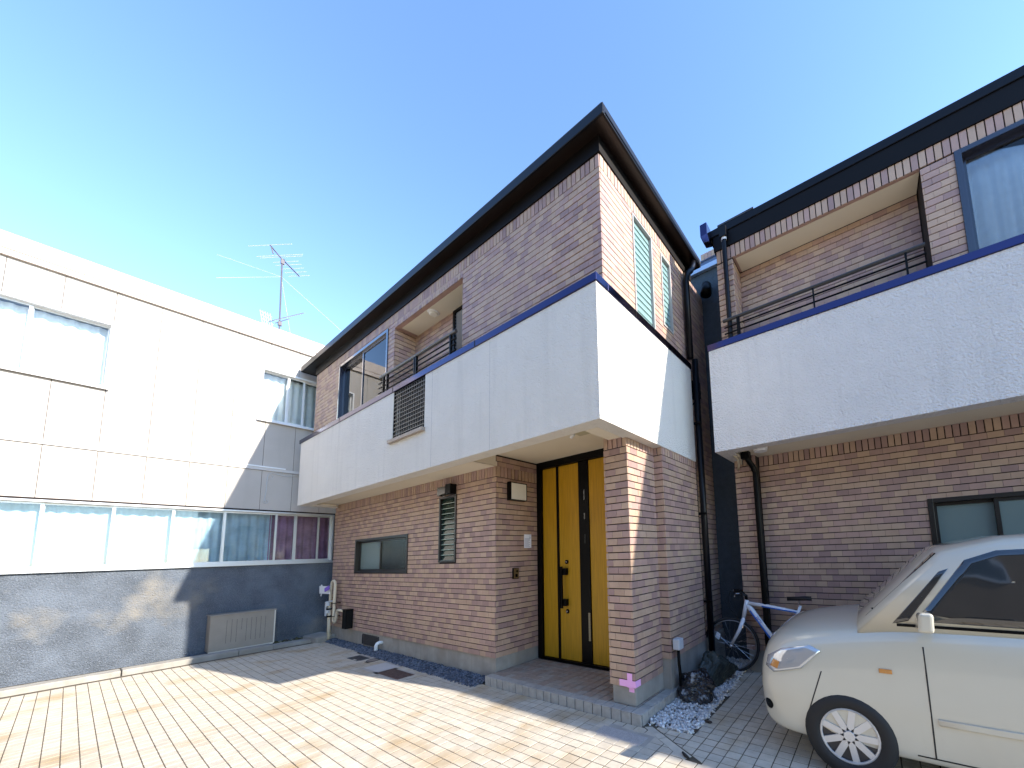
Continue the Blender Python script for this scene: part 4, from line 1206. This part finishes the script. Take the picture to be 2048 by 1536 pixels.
# ------------------------------------------------------------------ bicycle
bk = thing('bicycle', 'white and blue bicycle parked before the second house, cut off at the right edge', 'bicycle', (2.44, 1.6, GZ))
WR = .335
F0 = Vector((2.46, 1.62, GZ + WR))
fd = Vector((-.975, -.22, 0)).normalized()           # front wheel turned slightly
def wheel(c, d, nm):
    up = Vector((0, 0, 1)); ax = d.cross(up)
    t = adopt(MB().tube([c + d*(WR-.018)*math.cos(a) + up*(WR-.018)*math.sin(a) for a in [2*math.pi*i/40 for i in range(40)]], .018, 8, closed=True).build(nm, RUBBER, smooth=True), bk)
    MB().tube([c + d*(WR-.042)*math.cos(a) + up*(WR-.042)*math.sin(a) for a in [2*math.pi*i/40 for i in range(40)]], .010, 6, closed=True).build('rim', mat('rim_steel', (.22,.23,.25), .3, metal=.8), t, smooth=True)
    s = MB()
    for i in range(28):
        a = 2*math.pi*i/28
        e = d*math.cos(a) + up*math.sin(a); tt = d*math.cos(a + 1.3*(-1)**i) + up*math.sin(a + 1.3*(-1)**i)
        s.tube([c + tt*.022 + ax*.02*(1 if i % 4 < 2 else -1), c + e*(WR-.05)], .0013, 4)
    s.build('spokes', CHROME, t)
    MB().disc(c - ax*.04, ax, .018, .018, .08, 12).build('hub', CHROME, t)
    if nm == 'front_wheel':
        MB().obox(c + d*.16 + up*.10, d*.022 + up*.016, ax*.006, up*.035 - d*.012).build('reflector', WPLAST, t)
    return t
bd = Vector((.995, .10, 0)).normalized()             # frame direction, towards the rear
wheel(F0, fd, 'front_wheel')
R0 = F0 + bd*1.02
wheel(R0, bd, 'rear_wheel')
HT = F0 + Vector((.215, .03, .505)); HB = F0 + Vector((.17, .025, .36))
side = Vector((-bd.y, bd.x, 0))
BBk = F0 + bd*.60 + Vector((0, 0, -.06)); ST = F0 + bd*.80 + Vector((0, 0, .42))
fm = MB().tube([HT - Vector((0,0,.02)), HT.lerp(BBk, .12), BBk], [.026, .034, .032], 10).build('frame', BWHITE, smooth=True)
adopt(fm, bk)
MB().tube([HT + Vector((0,0,.01)), HT.lerp(ST, .5) + Vector((0,0,.01)), ST], .022, 10).build('top_tube', BWHITE, fm, smooth=True)
MB().tube([BBk, ST + Vector((.02, 0, .08))], .018, 10).build('seat_tube', BWHITE, fm, smooth=True)
MB().tube([HT + Vector((.005, 0, .045)), HB - Vector((.005, 0, .03))], .026, 12).build('head_tube', BWHITE, fm, smooth=True)
for s_ in (-1, 1):
    MB().tube([BBk + side*.03*s_, R0 + side*.06*s_], .010, 8).build('chain_stay', BWHITE, fm)
    MB().tube([ST + side*.02*s_, R0 + side*.06*s_], .008, 8).build('seat_stay', BWHITE, fm)
d0, d1 = HT.lerp(BBk, .10), HT.lerp(BBk, .95)
stp = MB().tube([d0 - side*.02 - Vector((0,0,.022)), d1 - side*.02 - Vector((0,0,.018))], .016, 8)
stp.tube([HT.lerp(ST, .3) - side*.018, HT.lerp(ST, .95) - side*.018], .009, 6)
stp.build('blue_stripe', BBLUE, fm, smooth=True)
axl = fd.cross(Vector((0,0,1)))
fk = MB()
crown = HB - Vector((.008, 0, .045))
fk.tube([crown - axl*.06, crown, crown + axl*.06], .022, 10)
for s_ in (-1, 1):
    fk.tube([crown + axl*.055*s_, crown.lerp(F0, .4) + axl*.058*s_ + Vector((.012, 0, 0)), F0 + axl*.055*s_], [.025, .022, .015], 10)
    fk.disc(F0 + axl*.05*s_, axl*s_, .016, .014, .02, 10)
fko = adopt(fk.build('fork', BWHITE, smooth=True), bk)
MB().tube([crown.lerp(F0, .2) - axl*.073, F0 - axl*.064], .006, 6).tube([crown.lerp(F0, .2) + axl*.073, F0 + axl*.064], .006, 6).build('fork_stripe', BBLUE, fko)
adopt(MB().obox(crown - fd*-.02 + axl*.05 - Vector((0,0,.06)), axl*.02, fd*.015, Vector((0,0,.035))).obox(crown + fd*.02 - axl*.05 - Vector((0,0,.06)), axl*.02, fd*.015, Vector((0,0,.035))).build('brake', CHROME), bk)
stem = HT + Vector((.0, 0, .09))
hbc = stem + fd*.06 + Vector((0,0,.05))
hb = MB().tube([HT + Vector((0,0,.04)), stem, hbc], .02, 8)
hb.tube([hbc - axl*.29 - fd*.05, hbc - axl*.12, hbc + axl*.12, hbc + axl*.29 - fd*.05], .013, 8)
hbo = adopt(hb.build('handlebar', BLACK, smooth=True), bk)
for s_ in (-1, 1):
    MB().tube([hbc + axl*.20*s_ - fd*.025, hbc + axl*.30*s_ - fd*.055], .018, 8).build('grip', RUBBER, hbo)
    MB().tube([hbc + axl*.16*s_ - fd*.01, hbc + axl*.2*s_ + fd*.05, hbc + axl*.28*s_ + fd*.055 - Vector((0,0,.02))], .007, 6).build('brake_lever', CHROME, hbo)
adopt(MB().disc(hbc + axl*.09 + fd*.02 + Vector((0,0,.0)), fd, .032, .028, .07, 14).build('front_lamp', BLACK), bk)
adopt(MB().disc(hbc + axl*.09 + fd*.09, fd, .026, .02, .006, 14).build('lamp_lens', CHROME), bk)
cbl = MB()
for s_, k in ((-1, .16), (1, .20)):
    cbl.tube([hbc + axl*.18*s_, hbc + axl*.1*s_ + fd*.12 + Vector((0,0,.02)), hbc + fd*k - Vector((0,0,.12)), crown + fd*.05 - Vector((0,0,.02))], .004, 5)
adopt(cbl.build('cable', RUBBER), bk)
adopt(MB().rings([[(p + Vector((0,0,dz)))+side*w for w, dz in ((-wd, 0), (-wd*.6, .025), (wd*.6, .025), (wd, 0), (0, -.02))] for p, wd in ((ST + Vector((-.12, 0, .15)), .02), (ST + Vector((0, 0, .155)), .04), (ST + Vector((.08, 0, .16)), .075), (ST + Vector((.14, 0, .16)), .07))]).build('saddle', RUBBER, smooth=True), bk)
adopt(MB().tube([ST, ST + Vector((.01, 0, .14))], .013, 8).build('seat_post', CHROME), bk)
adopt(MB().disc(BBk - side*.05, -side, .085, .085, .006, 24).tube([BBk - side*.06, BBk - side*.07 + Vector((.12, 0, -.11))], .011, 8).obox(BBk - side*.11 + Vector((.12, 0, -.115)), side*.045, Vector((.03, 0, 0)), Vector((0,0,.01))).build('crank', BLACK), bk)
# lettering on the down tube
tcu = bpy.data.curves.new('frame_lettering', 'FONT'); tcu.body = 'POL'; tcu.size = .055; tcu.extrude = .0008
to = bpy.data.objects.new('frame_lettering', tcu); COL.objects.link(to)
dn = (BBk - HT).normalized(); nrm = -side; upv = nrm.cross(dn)
if upv.z < 0: upv = -upv
pos = HT.lerp(BBk, .27) - side*.0345 - upv*.016
to.matrix_world = Matrix(((dn.x, upv.x, nrm.x, pos.x), (dn.y, upv.y, nrm.y, pos.y), (dn.z, upv.z, nrm.z, pos.z), (0,0,0,1)))
dg = bpy.context.evaluated_depsgraph_get()
me = bpy.data.meshes.new_from_object(to.evaluated_get(dg)); me.transform(to.matrix_world)
bpy.data.objects.remove(to)
me.materials.clear(); me.materials.append(BBLUE)
to = bpy.data.objects.new('frame_lettering', me); COL.objects.link(to); adopt(to, fm)

# ------------------------------------------------------------------ parked car at the right edge
from mathutils.bvhtree import BVHTree
car = thing('parked_car', 'cream white small car parked at the right edge before the second house', 'car', (4.85, .58, GZ))
cxf, cyc = 3.20, .63
# x, half width at sill / bulge / shoulder / top edge, z of sill / bulge / shoulder / top
stn = [(0.00, .46, .50, .46, .30, .34, .48, .60, .66), (.03, .58, .62, .58, .42, .25, .46, .64, .74), (.09, .665, .69, .655, .53, .20, .46, .69, .82),
       (.20, .70, .722, .695, .60, .17, .47, .76, .885), (.40, .715, .735, .715, .64, .165, .48, .82, .93), (.75, .722, .739, .722, .66, .165, .50, .87, .975),
       (1.0, .724, .74, .724, .67, .165, .50, .90, 1.0), (1.6, .724, .74, .724, .67, .165, .50, .92, 1.01), (2.4, .724, .74, .724, .67, .165, .50, .93, 1.01),
       (3.0, .716, .732, .715, .66, .17, .50, .94, 1.01), (3.25, .69, .71, .69, .62, .22, .50, .94, 1.0), (3.34, .60, .64, .62, .54, .30, .52, .90, .97)]
rings = []
for x, ws, wb, wl, wt, z0, zb, zl, zt in stn:
    half = [(ws*.9, z0), (ws, z0 + .04), (ws + .004, z0 + .07), (wb, zb), (wb*.998, zb + .03), (wl, zl), (wt, zt - .012), (wt*.5, zt + .014)]
    rings.append([(cxf + x, cyc - w, GZ + z) for w, z in half] + [(cxf + x, cyc + w, GZ + z) for w, z in reversed(half)])
body = MB().rings(rings).build('body', CARW, smooth=True)
fix_normals(body); adopt(body, car)
ss = body.modifiers.new('subd', 'SUBSURF'); ss.levels = 2; ss.render_levels = 2
bpy.context.view_layer.update()
bvh = BVHTree.FromObject(body, bpy.context.evaluated_depsgraph_get())
inv = body.matrix_world.inverted()
def on_body(x, z, s_, off, axis='y'):
    if axis == 'y': o_, d_ = Vector((cxf + x, cyc + s_*2, GZ + z)), Vector((0, -s_, 0))
    else: o_, d_ = Vector((cxf - 1, cyc + x, GZ + z)), Vector((1, 0, 0))
    h = bvh.ray_cast(inv @ o_, d_)
    if h[0] is None: return None
    return body.matrix_world @ h[0] - d_*off
def patch(name, outline, s_, off, m, parent=car, axis='y', n=5):
    """piece lying on the curved body: its outline in x, z is dropped on to the surface"""
    pts = []
    for i in range(len(outline)):
        p, q = Vector(outline[i]), Vector(outline[(i+1) % len(outline)])
        pts += [p.lerp(q, k/4) for k in range(4)]
    c = sum(pts, Vector((0, 0)))/len(pts)
    rs = []
    for k in range(n + 1):
        t = max(.02, k/n)
        r_ = [on_body(*(c + (p - c)*t), s_, off if k < n else -.004, axis) for p in pts]
        if any(q is None for q in r_): return None
        rs.append(r_)
    r_ = [on_body(*(c + (p - c)*.995), s_, off, axis) for p in pts]
    if all(q is not None for q in r_): rs.insert(n, r_)
    o = MB().rings(rs, 0, False).build(name, m, smooth=True)
    fix_normals(o); adopt(o, parent)
    return o
circ = lambda x, z, r, a0=0, a1=2*math.pi, n=18: [(x + r*math.cos(a0 + (a1-a0)*i/n), z + r*math.sin(a0 + (a1-a0)*i/n)) for i in range(n)]
SEAM = mat('dark_seam', (.02,.02,.02), .8)
for s_ in (-1, 1):
    for x in (.60, 2.80):
        well = [(x + .305, .17)] + [(x + .305*math.cos(a), .275 + .305*math.sin(a)) for a in [math.pi*i/16 for i in range(17)]] + [(x - .305, .17)]
        patch('wheel_arch', well, s_, .003, RUBBER)
        c = Vector((cxf + x, cyc + s_*.695, GZ + .272))
        t = MB().tube([c + Vector((math.cos(a)*.212, 0, math.sin(a)*.212)) for a in [2*math.pi*i/36 for i in range(36)]], .060, 12, closed=True).build('wheel', RUBBER, smooth=True); adopt(t, car)
        rm = MB().disc(c + Vector((0, s_*.005, 0)), (0, s_, 0), .172, .168, .022, 32)
        rim = rm.build('rim', mat('rim_dark', (.05,.05,.055), .4, metal=.5), t)
        sp_ = MB()
        for k in range(9):
            a = 2*math.pi*k/9
            sp_.obox(c + Vector((math.cos(a)*.095, s_*.034, math.sin(a)*.095)), (math.cos(a)*.072, 0, math.sin(a)*.072), (-math.sin(a)*.020, 0, math.cos(a)*.020), (0, .006, 0))
        sp_.tube([c + Vector((math.cos(a)*.166, s_*.036, math.sin(a)*.166)) for a in [2*math.pi*i/32 for i in range(32)]], .009, 8, closed=True)
        sp_.disc(c + Vector((0, s_*.030, 0)), (0, s_, 0), .038, .032, .018, 18)
        adopt(sp_.build('hub_cap', ALU), t)
    patch('headlight', [(.075, .63), (.14, .60), (.34, .66), (.47, .79), (.40, .82), (.20, .77), (.09, .70)], s_, .006, LENS)
    patch('turn_lamp', [(.115, .64), (.17, .63), (.19, .68), (.14, .69)], s_, .009, mat('amber', (.5,.2,.03), .2, coat=1))
    patch('fog_lamp', circ(.085, .36, .035), s_, .004, BLACK)
    for x in (1.04, 1.93, 2.76):
        patch('door_seam', [(x - .004, .24), (x + .004, .24), (x + .004, .88), (x - .004, .88)], s_, .002, SEAM)
    patch('sill_seam', [(.95, .236), (2.48, .236), (2.48, .244), (.95, .244)], s_, .002, SEAM)
    patch('bumper_seam', [(.335, .30), (.343, .30), (.47, .66), (.462, .66)], s_, .002, SEAM)
    patch('side_moulding', [(1.07, .44), (2.45, .44), (2.45, .475), (1.07, .475)], s_, .009, CARW)
    patch('side_repeater', [(.80, .70), (.87, .70), (.87, .725), (.80, .725)], s_, .007, mat('amber2', (.5,.2,.03), .2, coat=1))
    for x in (1.78, 2.62):
        p = on_body(x, .80, s_, 0)
        adopt(MB().box(p.x - .075, p.x + .075, p.y, p.y + s_*.028, p.z - .014, p.z + .014).build('door_handle', CARW, bevel=.006), car)
patch('bumper_grille', [(-.36, .30), (.36, .30), (.36, .40), (-.36, .40)], -1, .004, BLACK, axis='x')
patch('upper_grille', [(-.30, .58), (.30, .58), (.26, .63), (-.26, .63)], -1, .004, BLACK, axis='x')
patch('number_plate', [(-.165, .415), (.165, .415), (.165, .56), (-.165, .56)], -1, .012, WPLAST, axis='x')
# cabin: pillars and roof as one shell, the glass let in
gs = [(.70, .66, .60, .975, 1.0), (1.20, .672, .575, .99, 1.47), (1.50, .676, .565, 1.0, 1.535), (1.9, .678, .565, 1.0, 1.555), (2.5, .676, .56, 1.0, 1.55), (3.0, .668, .55, 1.0, 1.515), (3.16, .66, .55, 1.0, 1.44), (3.30, .62, .56, .99, 1.04)]
rings = []
for x, wb, wt, zb, zt in gs:
    rings.append([(cxf + x, cyc - wb, GZ + zb - .05), (cxf + x, cyc - wt - .012, GZ + zt - .055), (cxf + x, cyc - wt*.9, GZ + zt - .012), (cxf + x, cyc - wt*.5, GZ + zt + .008), (cxf + x, cyc + wt*.5, GZ + zt + .008), (cxf + x, cyc + wt*.9, GZ + zt - .012), (cxf + x, cyc + wt + .012, GZ + zt - .055), (cxf + x, cyc + wb, GZ + zb - .05)])
cab = MB().rings(rings).build('cabin', CARW, smooth=True); fix_normals(cab); adopt(cab, car)
bpy.context.view_layer.update()
body = cab
bvh = BVHTree.FromObject(cab, bpy.context.evaluated_depsgraph_get()); inv = cab.matrix_world.inverted()
for s_ in (-1, 1):
    patch('side_window', [(1.02, 1.02), (1.30, 1.40), (1.45, 1.455), (1.86, 1.47), (1.86, 1.01)], s_, .003, CARG)
    patch('side_window', [(1.95, 1.01), (1.95, 1.472), (2.50, 1.465), (2.66, 1.40), (2.72, 1.01)], s_, .003, CARG)
    patch('quarter_window', [(.90, 1.00), (.985, 1.02), (1.22, 1.35), (1.17, 1.33)], s_, .003, CARG)
    patch('window_trim', [(.92, .985), (2.98, .985), (2.98, 1.002), (.92, 1.002)], s_, .004, BLACK)
    mr_ = MB().rings([[(cxf + 1.06 + dx, cyc + s_*.90, GZ + 1.05 + dz) for dx, dz in ((-.045,-.055),(.03,-.055),(.035,.06),(-.035,.06))], [(cxf + 1.06 + dx, cyc + s_*.75, GZ + 1.04 + dz) for dx, dz in ((-.05,-.05),(.035,-.05),(.04,.055),(-.035,.055))], [(cxf + 1.08 + dx, cyc + s_*.66, GZ + 1.015 + dz) for dx, dz in ((-.02,-.025),(.02,-.025),(.02,.025),(-.02,.025))]]).build('mirror', CARW, bevel=.018, seg=3); fix_normals(mr_); adopt(mr_, car)
def shield(x0, z0, x1, z1, w0, w1, d):
    lo = [(cxf + x0, cyc + w0*t, GZ + z0) for t in [i/6 for i in range(-6, 7)]]
    hi = [(cxf + x1, cyc + w1*t, GZ + z1) for t in [i/6 for i in range(-6, 7)]]
    off = Vector((-(z1-z0), 0, x1-x0)).normalized()*d
    L0 = [Vector(p) + off for p in lo]; H0 = [Vector(p) + off for p in hi]
    L1 = [Vector(p) - off*2 for p in lo]; H1 = [Vector(p) - off*2 for p in hi]
    o = MB().rings([L0 + list(reversed(H0)), L1 + list(reversed(H1))]).build('windscreen', CARG, smooth=False)
    fix_normals(o); adopt(o, car)
shield(.765, 1.015, 1.185, 1.435, .56, .50, .016)
for wy in (-.25, .15):
    adopt(MB().tube([(cxf + .745, cyc + wy, GZ + 1.03), (cxf + .80, cyc + wy - .30, GZ + 1.075)], .007, 6).build('wiper', BLACK), car)

# ------------------------------------------------------------------ render
S.render.engine = 'CYCLES'
S.cycles.max_bounces = 8
S.cycles.diffuse_bounces = 5
S.cycles.transparent_max_bounces = 12
S.render.resolution_x = 1024
S.render.resolution_y = 768
